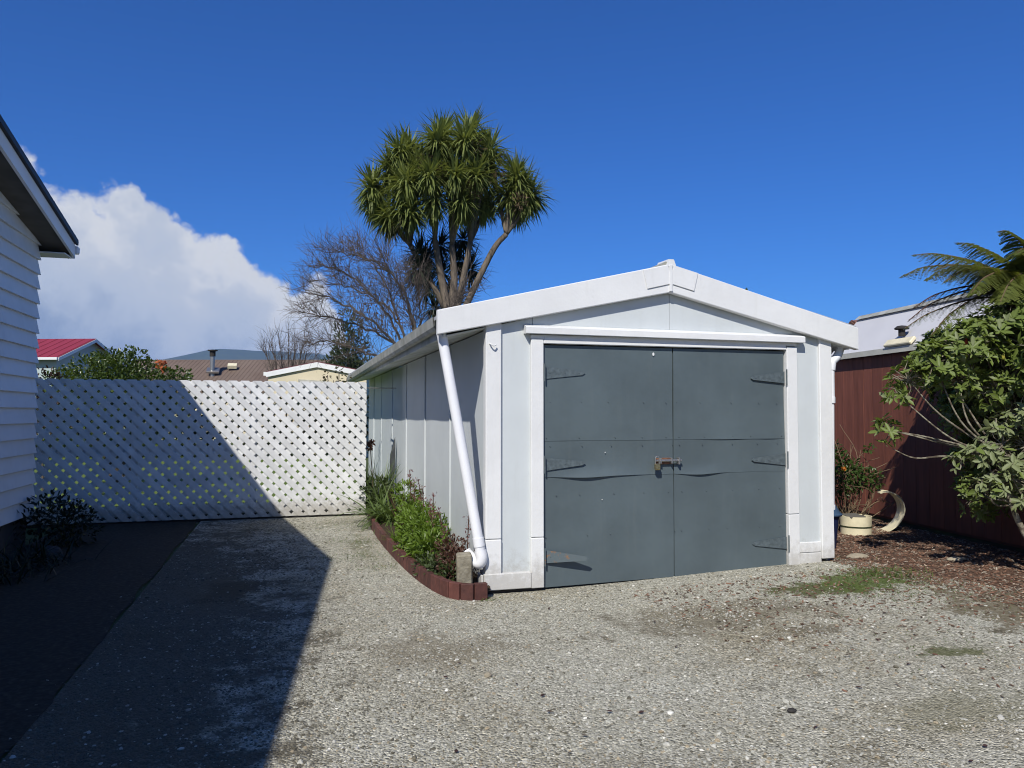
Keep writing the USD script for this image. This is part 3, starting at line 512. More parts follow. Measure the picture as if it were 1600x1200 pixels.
G('pipe_clip', join([tube([V(5.035, 6.30, 1.60), V(5.035, 6.30, 1.66)], 0.044, 16), tube([V(5.048, 6.30, 1.99), V(5.038, 6.30, 1.92)], 0.046, 16), tube([V(5.021, 6.30, 0.575), V(5.021, 6.30, 0.62)], 0.038, 16)]), PVC, dp2, smooth=40)
G('cup_hook', join([tube(curve([V(1.60, gy - 0.03, 2.085), V(1.60, gy - 0.06, 2.08), V(1.625, gy - 0.065, 2.065), V(1.65, gy - 0.055, 2.075)], 4), 0.006, 7)]), WHITE)

# ------------------------------------------------------------------ lattice fence
fy = 11.55; fx0, fx1, fz0, fz1 = -3.9, 1.085, 0.03, 1.965
fence = thing('lattice_fence', 'white diagonal lattice fence between the house and the garage', 'fence', (fx0, fy, 0))
def clip_slat(c, sgn, w):
    """45 degree strip clipped to the panel, as a polygon in x and z."""
    from shapely.geometry import Polygon, box as sbox
    d = V(1, -sgn) / math.sqrt(2); nrm = V(d[1], -d[0]); o = V(c, fz1); L = 6
    P = Polygon([o - d * L + nrm * w / 2, o + d * L + nrm * w / 2, o + d * L - nrm * w / 2, o - d * L - nrm * w / 2]).intersection(sbox(fx0, fz0, fx1, fz1))
    return None if P.is_empty or P.area < 1e-3 else np.array(P.exterior.coords)[:-1]
pitch, sw = 0.163, 0.0765
rg = np.random.default_rng(8)
for sgn, y in ((1, fy - 0.019), (-1, fy)):
    for c in np.arange(fx0 - 2.1, fx1 + 2.1, pitch):
        P = clip_slat(c + rg.normal(0, 0.003), sgn, sw + rg.normal(0, 0.0015))
        if P is not None: obj('slat', poly_slab([(x, y + rg.normal(0, 0.0006), z) for x, z in P], (0, 0.018, 0)), FENCE, fence)
for z, h in ((1.915, 0.035), (0.99, 0.05), (0.14, 0.05)): obj('rail', box(fx0, fx1, fy + 0.0205, fy + 0.056, z - h, z + h), FENCE, fence)
for x in (-3.6, -2.05, -0.50, 1.04): obj('fence_post', box(x - 0.045, x + 0.045, fy + 0.057, fy + 0.147, -0.2, 1.94), FENCE, fence)
obj('base_board', box(fx0, fx1 + 0.25, fy + 0.012, fy + 0.05, -0.1, 0.085), DARK, fence)
obj('brace_bar', box(1.09, 1.585, 12.0, 12.02, 1.885, 1.90), STEEL, fence)
obj('brace_plate', box(1.09, 1.11, fy + 0.1, 12.02, 1.883, 1.902), STEEL, fence)

# ------------------------------------------------------------------ weatherboard house on the left
hx, hy1, hy0 = -2.85, 10.05, -2.27
ex, ey, ez, mm = -2.52, 10.338, 3.585, 0.2045
yr = (ey + (hy0 - 0.288)) / 2
house = thing('weatherboard_house', 'white weatherboard house gable with dark roof edge beside the drive', 'house', (hx, hy1, 0))
H = lambda name, m, mt, parent=None, **k: obj(name, m, mt, parent or house, **k)
DSOFF = paint('brown_soffit', (0.11, 0.10, 0.085), 0.8, 0.3, 4)
ry = 3.887; rz = ez + mm * (ey - ry)
def rake(y): return rz - mm * abs(y - ry) if y >= ry else rz - 0.217 * (ry - y)
pitchb = 0.172; z = 0.36
while z < rake(ry) - 0.3:
    zt = z + pitchb + 0.03
    def yl(zq): return min(hy1, ry + (rz - 0.14 - zq) / mm), max(hy0, ry - (rz - 0.14 - zq) / 0.217)
    a, b = yl(zt)
    if a - b > 0.3:
        H('weatherboard', hull([(x, y, q) for e in (0, 1) for x, q in ((hx + 0.048, z), (hx + 0.044, z - 0.004), (hx, z), (hx + 0.006, zt), (hx, zt)) for y in (yl(max(q, z))[1 - e],)]), HOUSEW)
    z += pitchb
H('foundation', box(-11, hx - 0.03, hy0 + .05, hy1 - .05, -0.1, 0.35), FOUND)
H('wall', box(-11, hx - 0.002, hy0, hy1 - 0.004, 0.352, 3.25), HOUSEW)
H('gable_wall', poly_slab([(hx - .003, hy0, 3.252), (hx - .003, hy1 - .005, 3.252), (hx - .003, ry, rz - 0.12)], (-0.1, 0, 0)), HOUSEW)
for y1, q in ((ey, 1), (hy0 - 0.3, -1)):
    zz = rake(y1)
    H('roof', poly_slab([(ex + 0.02, y1, zz), (ex + 0.02, ry, rz), (-11.4, ry, rz), (-11.4, y1, zz)], (0, 0, -0.035)), ROOFD)
    H('roof_edge', poly_slab([(ex + 0.005, y1, zz + 0.012), (ex + 0.005, ry, rz + 0.012), (ex + 0.005, ry, rz - 0.05), (ex + 0.005, y1, zz - 0.05)], (0.028, 0, 0)), ROOFD)
    H('barge_board', poly_slab([(ex - 0.03, y1 - q * 0.01, zz - 0.052), (ex - 0.03, ry, rz - 0.052), (ex - 0.03, ry, rz - 0.20), (ex - 0.03, y1 - q * 0.01, zz - 0.20)], (0.03, 0, 0)), WHITE)
    H('soffit', poly_slab([(ex - 0.032, y1, zz - 0.175), (ex - 0.032, ry, rz - 0.175), (hx - 0.1, ry, rz - 0.175), (hx - 0.1, y1, zz - 0.175)], (0, 0, 0.012)), DSOFF)
H('soffit', box(-11.3, ex - 0.035, hy1 - 0.02, ey - 0.02, ez - 0.215, ez - 0.20), HOUSEW)
H('fascia', box(-11.3, ex - 0.002, ey - 0.018, ey + 0.004, ez - 0.215, ez - 0.055), WHITE)
H('gutter', box(-11.3, ex + 0.03, ey + 0.006, ey + 0.09, ez - 0.15, ez - 0.055, 0.015), WHITE)
# ------------------------------------------------------------------ plants: helpers
def kites(base, d, nrm, length, width):
    base, d, nrm = (np.asarray(x, float) for x in (base, d, nrm)); N = len(base)
    d = d / np.linalg.norm(d, axis=1, keepdims=True); s = np.cross(nrm, d); s /= np.maximum(np.linalg.norm(s, axis=1, keepdims=True), 1e-6)
    L = np.broadcast_to(length, (N,))[:, None]; Wd = np.broadcast_to(width, (N,))[:, None]
    v = np.stack([base, base + d * L * 0.4 + s * Wd / 2, base + d * L, base + d * L * 0.4 - s * Wd / 2], 1)
    f = np.array([[0, 2, 1], [0, 3, 2]])
    return v.reshape(-1, 3), (f[None] + (np.arange(N) * 4)[:, None, None]).reshape(-1, 3)
def in_blobs(rng, blobs, n, shell=0.55):
    """Random points in balls (x, y, z, r), denser towards the outside; also the outward direction."""
    b = np.asarray(blobs, float); w = b[:, 3] ** 2; k = rng.choice(len(b), n, p=w / w.sum()); d = rand_dir(rng, n)
    r = b[k, 3] * (shell + (1 - shell) * rng.uniform(0, 1, n) ** 0.6) * (0.85 + 0.3 * meshkit.noise(d * 2.5 + k[:, None] * 7.7, 5))
    return b[k, :3] + d * r[:, None], d
def bush_leaves(rng, blobs, n, ln, wd, up=0.35, shell=0.5):
    p, d = in_blobs(rng, blobs, n, shell)
    di = d + 0.9 * rand_dir(rng, n) + V(0, 0, 0.1); nr = d * 0.6 + V(0, 0, up + 0.5) + 0.5 * rand_dir(rng, n)
    return leaves(p, di, nr, ln * rng.uniform(0.6, 1.25, n), wd * rng.uniform(0.7, 1.2, n))
def twiggy(rng, limbs, r0, r1, shoots, slen, twigs, tlen, spread=0.8, up=0.25, t0=0.2):
    """Limbs (curves) with side shoots and twigs: three meshes."""
    A, B, C = [], [], []
    for L in limbs:
        c = curve(L, 8); c[1:-1] += rng.normal(0, 0.02, (len(c) - 2, 3)); A.append(tube(c, np.linspace(r0, r1, len(c)), 6))
        for _ in range(shoots):
            t = t0 + (1 - t0) * rng.uniform() ** 0.8; i = min(int(t * (len(c) - 1)), len(c) - 2); p = c[i] + (c[i + 1] - c[i]) * rng.uniform()
            d = unit(unit(c[i + 1] - c[i]) + spread * rand_dir(rng, 1)[0] + V(0, 0, up)); l_ = slen * rng.uniform(0.5, 1.2) * (1.15 - 0.5 * t)
            q = [p]
            for s in range(4): d = unit(d + 0.22 * rand_dir(rng, 1)[0] + V(0, 0, 0.06)); q.append(q[-1] + d * l_ / 4)
            q = np.array(q); rr = r1 * 0.75; B.append(tube(q, np.linspace(rr, rr * 0.45, 5), 4, False))
            for _ in range(twigs):
                j = rng.integers(1, 5); d2 = unit(d + 1.0 * rand_dir(rng, 1)[0] + V(0, 0, up)); l2 = tlen * rng.uniform(0.4, 1.2)
                m_ = q[j] + d2 * l2 * 0.5 + 0.12 * l2 * rand_dir(rng, 1)[0]
                C.append(tube([q[j], m_, q[j] + d2 * l2], [rr * 0.5, rr * 0.42, rr * 0.3], 3, False))
    return join(A), join(B), join(C)

# ------------------------------------------------------------------ cabbage tree
CORD = leafmat('cabbage_leaf', [(0, (0.163, 0.197, 0.055)), (0.5, (0.309, 0.344, 0.101)), (0.8, (0.506, 0.482, 0.158)), (0.95, (0.760, 0.605, 0.260)), (1, (0.796, 0.441, 0.195))], 0.55, 0.28, 0.3)
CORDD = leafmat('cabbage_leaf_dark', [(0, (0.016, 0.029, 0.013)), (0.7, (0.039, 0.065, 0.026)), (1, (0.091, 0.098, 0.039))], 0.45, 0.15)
DEADL = leafmat('hanging_dead_leaf', [(0, (0.05, 0.05, 0.02)), (0.6, (0.10, 0.10, 0.035)), (1, (0.20, 0.15, 0.08))], 0.7, 0.2)
STALK = leafmat('dry_flower_stalk', [(0, (0.13, 0.085, 0.05)), (1, (0.26, 0.19, 0.12))], 0.8, 0.1)
rc = np.random.default_rng(21)
ct = thing('cabbage_tree', 'tall cabbage tree with spiky leaf heads on bare stems behind the garage', 'tree', (4.05, 19.8, 0))
heads = [(2.95, 19.96, 8.55), (3.82, 20.03, 9.05), (4.45, 19.32, 8.95), (5.03, 19.57, 8.6), (2.49, 19.99, 7.94), (3.12, 19.4, 7.81), (3.87, 19.39, 8.07), (4.82, 19.95, 8.2), (2.14, 20.41, 7.24), (2.76, 19.5, 6.98),
         (3.47, 19.19, 7.1), (4.18, 19.09, 7.09), (4.97, 19.69, 7.27), (2.39, 19.92, 6.75), (5.84, 19.13, 7.53), (5.75, 19.45, 7.15), (4.5, 20.3, 7.7), (3.3, 20.4, 8.2), (3.3, 18.95, 7.6), (3.95, 18.85, 7.65), (4.5, 18.95, 7.7), (2.75, 19.2, 7.45), (3.5, 19.0, 8.5), (4.2, 18.95, 8.55), (2.65, 19.6, 8.3), (2.0, 20.0, 7.5), (2.9, 19.3, 6.75), (4.9, 19.4, 8.15), (6.0, 19.1, 7.3), (5.6, 19.0, 7.75), (5.45, 19.2, 7.35)]
fork = {'a': V(3.61, 19.77, 6.0), 'b': V(4.03, 19.65, 5.9), 'c': V(4.5, 19.52, 6.0), 'd': V(3.0, 20.1, 5.95), 'e': V(5.4, 19.25, 6.2)}
trk = obj('trunk', tube(curve([(4.05, 19.85, -0.1), (4.10, 19.85, 2.0), (4.06, 19.8, 3.4), (3.98, 19.72, 4.45)], 6), np.linspace(0.30, 0.16, 19), 12), BARK, ct, smooth=True)
def stem(pts, r0, r1): obj('stem', tube(curve(pts, 6), np.linspace(r0, r1, (len(pts) - 1) * 6 + 1), 9), BARK, ct, smooth=True)
stem([(3.95, 19.72, 4.2), (3.78, 19.74, 5.0), fork['a']], 0.115, 0.08)
stem([(4.02, 19.72, 4.1), (4.1, 19.66, 5.0), fork['b']], 0.115, 0.08)
stem([(4.10, 19.75, 3.8), (4.3, 19.6, 4.9), fork['c']], 0.095, 0.07)
stem([(3.88, 19.8, 4.3), (3.4, 20.0, 5.2), fork['d']], 0.08, 0.06)
stem([(4.15, 19.75, 3.6), (4.45, 19.53, 4.45), (5.06, 19.36, 5.76), fork['e']], 0.095, 0.07)
own = [min(fork, key=lambda k: abs(fork[k][0] - h[0]) + 0.25 * abs(fork[k][1] - h[1])) for h in heads]
for h, k in zip(heads, own):
    a = fork[k]; h = V(*h); stem([a, a + (h - a) * 0.5 + V(0, 0, -0.12), h], 0.055, 0.042)
for i, h in enumerate(heads):
    N = 250; d = rand_dir(rc, N); d[:, 2] = d[:, 2] + 0.10; h = (h[0], h[1], h[2] - 0.12); d /= np.linalg.norm(d, axis=1, keepdims=True)
    ln = rc.uniform(0.5, 0.85, N) * (1.0 - 0.18 * (d[:, 2] < -0.3)); dr_ = np.where(d[:, 2] > 0.6, rc.uniform(0.0, 0.5, N), rc.uniform(0.2, 1.5, N))
    obj('leaf_head', blades(V(*h) + d * 0.06 + V(0, 0, 1) * rc.uniform(-0.18, 0.12, (N, 1)), d, ln, rc.uniform(0.042, 0.072, N), dr_, rc, 4, taper=(0.5, 1.0)), CORD, ct)
for h in [(2.14, 20.41, 6.95), (2.76, 19.5, 6.6), (3.47, 19.3, 6.75), (4.18, 19.2, 6.7), (5.84, 19.13, 7.15), (2.45, 19.9, 6.45), (4.9, 19.6, 6.95)]:
    N = 70; d = rand_dir(rc, N); d[:, 2] = -np.abs(d[:, 2]) - 0.5
    obj('hanging_leaves', blades(V(*h) + 0.12 * rand_dir(rc, N), d, rc.uniform(0.4, 0.75, N), rc.uniform(0.03, 0.05, N), rc.uniform(0.2, 1.0, N), rc, 4), DEADL if h[2] < 6.7 else CORD, ct)
for h in [(3.5, 20.33, 5.7), (3.89, 20.32, 5.3), (4.3, 20.2, 5.6), (3.32, 20.4, 5.15), (4.66, 20.2, 5.4), (4.05, 20.27, 4.8), (3.7, 20.3, 4.3), (4.45, 20.2, 6.2), (3.25, 20.1, 5.7), (3.2, 20.0, 5.3), (3.5, 20.2, 4.8), (4.2, 20.2, 4.5), (3.8, 20.2, 6.0)]:
    N = 150; d = rand_dir(rc, N); d[:, 2] += 0.1; d /= np.linalg.norm(d, axis=1, keepdims=True)
    obj('lower_leaf_head', blades(V(*h) + d * 0.05, d, rc.uniform(0.5, 0.85, N), rc.uniform(0.03, 0.05, N), rc.uniform(0.1, 1.2, N), rc, 4), CORDD, ct)
for h in [(3.64, 18.93, 7.68), (4.42, 18.81, 7.37), (4.51, 18.95, 8.47), (5.3, 19.31, 8.3), (1.95, 20.23, 7.85), (3.26, 19.05, 8.06), (5.6, 18.7, 7.1), (5.15, 19.1, 7.75)]:
    N = 130; h = (h[0], h[1], h[2] - 0.15); p, d = in_blobs(rc, [(*h, 0.2)], N, 0.1); d = d + 0.6 * rand_dir(rc, N)
    obj('flower_stalk', kites(p, d, rand_dir(rc, N), rc.uniform(0.08, 0.2, N), 0.022), STALK, ct)

# ------------------------------------------------------------------ bare trees, conifer, bushes beyond the fence
rb = np.random.default_rng(33)
bt = thing('bare_tree', 'leafless spreading tree of many twigs leaning left behind the garage roof', 'tree', (2.7, 17.3, 0))
B0 = (2.72, 17.15, 2.3)
limbs = [[B0, (2.62, 16.95, 3.5), (2.18, 17.06, 4.55), (1.42, 17.28, 5.0), (0.75, 17.45, 5.1)], [B0, (2.25, 16.95, 3.55), (1.4, 17.2, 4.25), (0.35, 17.6, 4.45)], [B0, (2.2, 16.8, 3.05), (1.2, 17.2, 3.5), (0.25, 17.6, 3.75)],
         [B0, (2.6, 17.0, 3.5), (2.3, 17.0, 4.3), (1.95, 17.1, 4.95)], [B0, (2.4, 17.5, 3.5), (1.9, 17.8, 4.8), (1.3, 18.0, 5.3)], [B0, (3.1, 16.9, 3.2), (3.45, 16.85, 3.9), (3.7, 16.8, 4.2)], [B0, (1.8, 17.0, 2.75), (0.95, 17.3, 3.05), (0.3, 17.5, 3.05)],
         [B0, (2.0, 17.2, 3.8), (1.2, 17.4, 4.6), (0.55, 17.6, 4.85)], [B0, (2.8, 17.2, 3.4), (2.75, 17.1, 4.1), (2.5, 17.0, 4.6)], [B0, (1.9, 16.7, 3.3), (1.0, 16.8, 3.9), (0.3, 17.0, 4.1)]]
m1, m2, m3 = twiggy(rb, limbs, 0.034, 0.009, 46, 0.78, 9, 0.38, 0.9, 0.16)
obj('trunk', tube([(2.75, 17.3, -0.1), (2.74, 17.25, 1.2), (2.72, 17.15, 2.4)], [0.11, 0.09, 0.06], 9), TWIG, bt, smooth=True)
obj('limbs', m1, TWIG, bt, smooth=True); obj('shoots', m2, TWIG, bt); obj('twigs', m3, TWIG, bt, kind='stuff')
DRY = leafmat('dry_leaf', [(0, (0.10, 0.05, 0.02)), (1, (0.24, 0.13, 0.05))], 0.8, 0.2)
p, d = in_blobs(rb, [(1.75, 17.1, 3.75, 0.35), (2.25, 17.0, 3.5, 0.35), (1.5, 17.3, 4.2, 0.3), (2.6, 17.0, 3.1, 0.35), (1.1, 17.3, 4.6, 0.25), (3.0, 17.0, 3.0, 0.3)], 240, 0.1)
obj('dead_leaves', leaves(p, d + 0.8 * rand_dir(rb, 240), rand_dir(rb, 240), 0.06, 0.035), DRY, bt)
bt2 = thing('bare_shrub', 'distant bare twiggy tree left of the dark conifer', 'tree', (-0.15, 37.5, 0))
limbs = [[(-0.15, 37.5, 0.3), (-0.15 + 0.4 * x, 37.5, 2.4), (-0.15 + 0.75 * x, 37.5 + y, 3.9), (-0.15 + 1.0 * x, 37.5 + y, 5.0 - 0.5 * abs(x))] for x, y in ((-1.1, .2), (-0.7, -.3), (-0.35, .3), (0.05, -.2), (0.35, .4), (0.7, -.3), (1.0, .1))]
m1, m2, m3 = twiggy(rb, limbs, 0.05, 0.014, 20, 1.0, 5, 0.6, 0.45, 0.6)
obj('trunk', m1, TWIG, bt2); obj('crown', join([m2, m3]), TWIG, bt2, kind='stuff')
CONL = leafmat('conifer_needles', [(0, (0.045, 0.063, 0.025)), (0.7, (0.097, 0.123, 0.045)), (1, (0.161, 0.175, 0.059))], 0.6, 0.15)
co = thing('conifer', 'dark green conifer behind the cream garage', 'tree', (2.6, 36.7, 0))
obj('trunk', tube([(2.6, 36.7, -.1), (2.6, 36.7, 4.8)], [0.16, 0.04], 8), TWIG, co)
cb = [(2.6 + rb.normal(0, 0.22) * 1.2, 36.7 + rb.normal(0, 0.3), z, 0.34 + 1.0 * (6.1 - z) / 5) for z in np.linspace(1.0, 5.9, 18)] + [(3.4, 36.7, 3.4, 0.7), (1.9, 36.6, 3.3, 0.6)]
p, d = in_blobs(rb, cb, 8000, 0.3); obj('crown', kites(p, d + 0.5 * rand_dir(rb, 8000) + V(0, 0, 0.5), rand_dir(rb, 8000), rb.uniform(0.12, 0.3, 8000), 0.08), CONL, co)
CIT = leafmat('citrus_leaf', [(0, (0.062, 0.095, 0.019)), (0.5, (0.152, 0.203, 0.041)), (0.85, (0.268, 0.308, 0.073)), (1, (0.411, 0.405, 0.130))], 0.35, 0.3, 0.5)
ci = thing('citrus_bush', 'dense glossy green bush behind the shaded part of the lattice fence', 'bush', (-3.3, 17.1, 0))
cb = [(-4.35, 17.3, 2.0, 0.45), (-3.85, 17.25, 2.2, 0.52), (-3.3, 17.05, 2.25, 0.55), (-2.75, 16.95, 2.1, 0.5), (-2.3, 16.8, 1.95, 0.42), (-3.1, 16.7, 1.6, 0.8), (-4.0, 16.9, 1.4, 0.8), (-2.5, 16.7, 1.3, 0.7), (-3.55, 17.0, 2.55, 0.28), (-3.0, 17.0, 2.6, 0.22), (-2.15, 16.8, 2.2, .25), (-3.3, 16.6, 2.2, 0.4), (-3.9, 16.8, 1.95, 0.4), (-2.7, 16.5, 1.95, 0.4)]
obj('stems', join([tube([(-3.3, 17.1, -.05), (-3.3 + (b[0] + 3.3) * .5, 17.1, 0.9), b[:3]], [0.05, 0.035, 0.012], 6) for b in cb]), TWIG, ci)
obj('foliage', bush_leaves(rb, cb, 12000, 0.085, 0.048), CIT, ci)
for x, y, z in ((-2.52, 16.75, 2.42), (-2.50, 16.72, 2.52), (-2.46, 16.75, 2.36)): obj('orange_flower', kites(V(x, y, z) + 0.05 * rand_dir(rb, 14), rand_dir(rb, 14), rand_dir(rb, 14), 0.09, 0.06), leafmat(f'orange_petal_{int(z*100)}', [(0, (0.5, 0.16, 0.06)), (1, (0.6, 0.25, 0.12))], 0.6, 0.3), ci)
REDL = leafmat('bronze_leaf', [(0, (0.05, 0.03, 0.02)), (0.6, (0.10, 0.07, 0.03)), (1, (0.09, 0.12, 0.04))], 0.5, 0.25)
rs_ = thing('bronze_shrub', 'small bronze leaved shrub beside the house corner behind the fence', 'shrub', (-3.95, 14.6, 0))
obj('stems', join([tube([(-3.95, 14.6, -.05), (-3.95 + x, 14.6 + y, 2.0)], [0.02, 0.008], 5) for x, y in ((-.15, 0), (.1, .1), (.15, -.1), (-.05, -.15))]), TWIG, rs_)
obj('foliage', bush_leaves(rb, [(-3.95, 14.6, 1.95, 0.32), (-4.1, 14.6, 1.5, 0.4), (-3.8, 14.5, 1.4, 0.4)], 600, 0.085, 0.05), REDL, rs_)
ROSE = leafmat('rose_leaf', [(0, (0.06, 0.055, 0.02)), (0.6, (0.11, 0.10, 0.04)), (1, (0.18, 0.09, 0.05))], 0.55, 0.3)
rsb = thing('rose_bush', 'thin rose stems with sparse brownish leaves above the fence', 'bush', (0.7, 13.3, 0))
rt = [(0.6, 13.36, 2.15), (0.79, 13.3, 2.2), (0.92, 13.27, 2.1), (0.53, 13.38, 2.02), (1.0, 13.3, 2.0), (0.7, 13.3, 2.06)]
obj('stems', join([tube(curve([(0.75, 13.3, -.05), (0.75 + (q[0] - .75) * .3, 13.3, 1.1), q], 4), 0.007, 5) for q in rt]), TWIG, rsb)
obj('foliage', bush_leaves(rb, [(*q, 0.1) for q in rt], 70, 0.06, 0.04, shell=0.2), ROSE, rsb)
HEDGE = leafmat('hedge_leaf', [(0, (0.010, 0.020, 0.008)), (0.6, (0.028, 0.045, 0.016)), (1, (0.060, 0.085, 0.030))], 0.5, 0.2)
hb = [(-9.5 + 0.62 * k, 29.6 - 0.17 * k, z, 0.75) for k in range(20) for z in (0.6, 1.5)]
hd = thing('hedge', 'dark green hedge at the far side of the lawn', 'hedge', (-3.5, 28.2, 0))
obj('branches', join([tube([(b[0], b[1], -.05), (b[0] + .1, b[1], 1.9)], [0.05, 0.02], 5) for b in hb[::2]]), TWIG, hd)
obj('foliage', bush_leaves(rb, hb, 7000, 0.2, 0.12, shell=0.2), HEDGE, hd)
sl = thing('slender_tree', 'tip of a leafy tree just above the right slope of the garage roof', 'tree', (10.28, 15.77, 0))
obj('trunk', tube([(10.28, 15.77, -.1), (10.28, 15.77, 4.3)], [0.07, 0.015], 7), TWIG, sl)
obj('crown', join([bush_leaves(rb, [(10.3, 15.75, 3.75, 0.38), (10.28, 15.77, 4.15, 0.16), (10.3, 15.8, 3.2, 0.6)], 500, 0.16, 0.07, shell=0.2), leaves(np.tile(V(10.28, 15.77, 4.3), (6, 1)), V(0, 0, 0.9) + rand_dir(rb, 6) * 0.6, rand_dir(rb, 6), 0.17, 0.07)]), CIT, sl)

# ------------------------------------------------------------------ houses beyond
def axes(cdir): a = unit(V(cdir[0], cdir[1], 0)); return a, V(-a[1], a[0], 0)
def gable_house(name, label, cat, r0, r1, half, ez_, mats, over=0.25, base=0.0, ribs=0.0, rise=0.0):
    """Ridge from r0 to r1 (points), half width, eave height; walls, two roof slopes, barge boards and fascias."""
    r0, r1 = V(*r0), V(*r1); a, b = axes(r1 - r0); W_, R_, T_ = mats
    t = thing(name, label, cat, ((r0 + r1)[0] / 2, (r0 + r1)[1] / 2, base))
    Lr = np.linalg.norm((r1 - r0)[:2]); zr = r0[2]; sl_ = (zr - ez_) / half
    P_ = lambda u, w, z: V(r0[0], r0[1], 0) + a * u + b * w + V(0, 0, z)
    hw = half - over; wz = ez_ + sl_ * over - 0.05
    prof_ = [(-hw, base), (hw, base), (hw, wz), (0, zr - 0.08), (-hw, wz)]
    obj('wall', hull([P_(u, w, z) for u in (over, Lr - over) for w, z in prof_]), W_, t)
    for s in (-1, 1):
        obj('roof', hull([P_(u, s * w, z + dz) for u in (0, Lr) for w, z in ((0.0, zr), (half, ez_)) for dz in (0, -0.05)]), R_, t)
        obj('fascia', hull([P_(u, s * (half + 0.012) + dw, ez_ - 0.02 + dz) for u in (0.02, Lr - 0.02) for dw in (0, s * 0.09) for dz in (0, -0.13)]), T_, t)
        for u in (-0.01, Lr + 0.01):
            obj('barge_board', hull([P_(u + du, s * w, z + dz) for du in (-0.02, 0.02) for w, z in ((0.0, zr - 0.03), (half, ez_ - 0.03)) for dz in (0, -0.17)]), T_, t)
        if ribs:
            obj('roof_ribs', join([hull([P_(u + du, s * w, z + dz) for du in (-0.02, 0.02) for w, z in ((0.05, zr - 0.003 - sl_ * .05), (half - 0.01, ez_ + 0.003)) for dz in (0.0, 0.02)]) for u in np.arange(0.1, Lr, ribs)]), R_, t)
    return t, P_, sl_
REDR = paint('red_roof_paint', (0.26, 0.030, 0.045), 0.5, 0.12, 1.5); PGREEN = paint('pale_green_wall', (0.40, 0.47, 0.46), 0.7, 0.1, 2)
BROWNR = paint('brown_iron_roof', (0.155, 0.115, 0.088), 0.7, 0.2, 0.7, col2=(0.125, 0.088, 0.066)); CREAMW = paint('cream_wall', (0.60, 0.53, 0.37), 0.7, 0.08, 1.5); MAROON = paint('maroon_roof', (0.11, 0.022, 0.03), 0.5, 0.15, 3)
GLASSD = paint('dark_window', (0.02, 0.022, 0.025), 0.15, 0.2, 1, spec=0.6)
rh, P_, _ = gable_house('red_roof_house', 'pale green house with bright red roof behind the bush', 'house', (-10.03, 45.57, 5.5), (-20.0, 49.0, 5.5), 3.1, 4.3, (PGREEN, REDR, WHITE), 0.3, ribs=0.5)
obj('window', box(-10.95, -10.9, 44.6, 45.5, 2.9, 3.6), GLASSD, rh)
obj('vent_pipe', tube(curve([(-13.45, 45.3, 4.9), (-13.45, 45.3, 5.75), (-13.6, 45.3, 6.15), (-13.95, 45.3, 6.3), (-14.4, 45.3, 6.32)], 5), 0.07, 8), GUTTER, rh)
bh, P_, sl_ = gable_house('brown_roof_house', 'low house with rusty brown iron roof and metal flue', 'house', (-8.9, 50.4, 4.72), (2.6, 47.1, 4.72), 4.2, 2.75, (CREAMW, BROWNR, BROWNR), 0.3, ribs=0.24)
fl = obj('flue', tube([(-4.28, 46.7, 3.55), (-4.28, 46.7, 4.75)], 0.13, 12), STEEL, bh, smooth=40)
obj('cowl', join([tube([(-4.28, 46.7, 4.75), (-4.28, 46.7, 5.05)], 0.16, 12), tube([(-4.28, 46.7, 5.06), (-4.28, 46.7, 5.12)], 0.27, 12)]), DARK, fl)
obj('flashing', frame_box((-4.25, 46.75, 3.95), (V(1, 0, 0), V(0, 1, 0.47), V(0, -0.47, 1)), (0.34, 0.3, 0.06)), STEEL, fl)
obj('roof_vent', frame_box((-3.25, 47.2, 4.25), (V(1, 0, 0), V(0, 1, 0.47), V(0, -0.47, 1)), (0.25, 0.2, 0.1)), CREAM, bh)
obj('roof_pipe', tube([(-5.35, 45.3, 3.2), (-5.35, 45.3, 3.75)], 0.05, 8), WHITE, bh)
cg, P_, _ = gable_house('cream_garage', 'cream gabled outbuilding with white barge boards and maroon roof', 'shed', (0.86, 26.85, 3.27), (2.4, 32.2, 3.27), 1.72, 2.93, (CREAMW, MAROON, WHITE), 0.05)
obj('window', box(0.30, 1.10, 27.0, 27.06, 1.7, 2.42), GLASSD, cg); obj('window_hood', hull([(x, y, z) for x in (0.25, 1.15) for y, z in ((27.05, 2.66), (26.62, 2.55), (26.62, 2.52), (27.05, 2.56))]), GUTTER, cg)
TILE = paint('brown_tile', (0.20, 0.095, 0.065), 0.8, 0.3, 3)
th, P_, sl_ = gable_house('tile_roof_house', 'brown tile roofed house behind the grey roofed shed', 'house', (17.2, 20.5, 4.48), (25.5, 17.9, 4.48), 3.6, 2.9, (CREAMW, TILE, TILE), 0.4)
obj('tile_courses', join([hull([P_(u, -w, 4.48 - sl_ * w + dz) for u in (0.0, 8.6) for w, dz in ((k * 0.34, 0.004), (k * 0.34 + 0.32, 0.05), (k * 0.34 + 0.34, 0.004))]) for k in range(10)]), TILE, th)

# hills
hxs = np.linspace(-3400, 3000, 90); hys = np.linspace(4700, 6900, 30)
def hill_z(x, y):
    pr = np.interp(x - 0.0 * y, [-3400, -1600, -1050, -850, -640, -500, -410, -150, 180, 340, 580, 985, 1600, 3000], [130, 190, 270, 340, 395, 432, 438, 430, 415, 385, 350, 315, 250, 120])
    t = np.clip((y - 4700) / 700, 0, 1); back = np.clip((6900 - y) / 1000, 0, 1)
    return pr * smooth01(t) * smooth01(back) * (1 + 0.10 * (meshkit.fbm(np.stack([x / 260, y / 260, 0 * x], -1), 4, 2) - 0.5)) - 8
obj('hills', grid_sheet(hxs, hys, hill_z), soil('forest_hill_look', [(0.3, (0.02, 0.032, 0.016)), (0.7, (0.04, 0.055, 0.025))], 0.02, 0.5), smooth=True, kind='structure', label='forested hills far behind the houses')

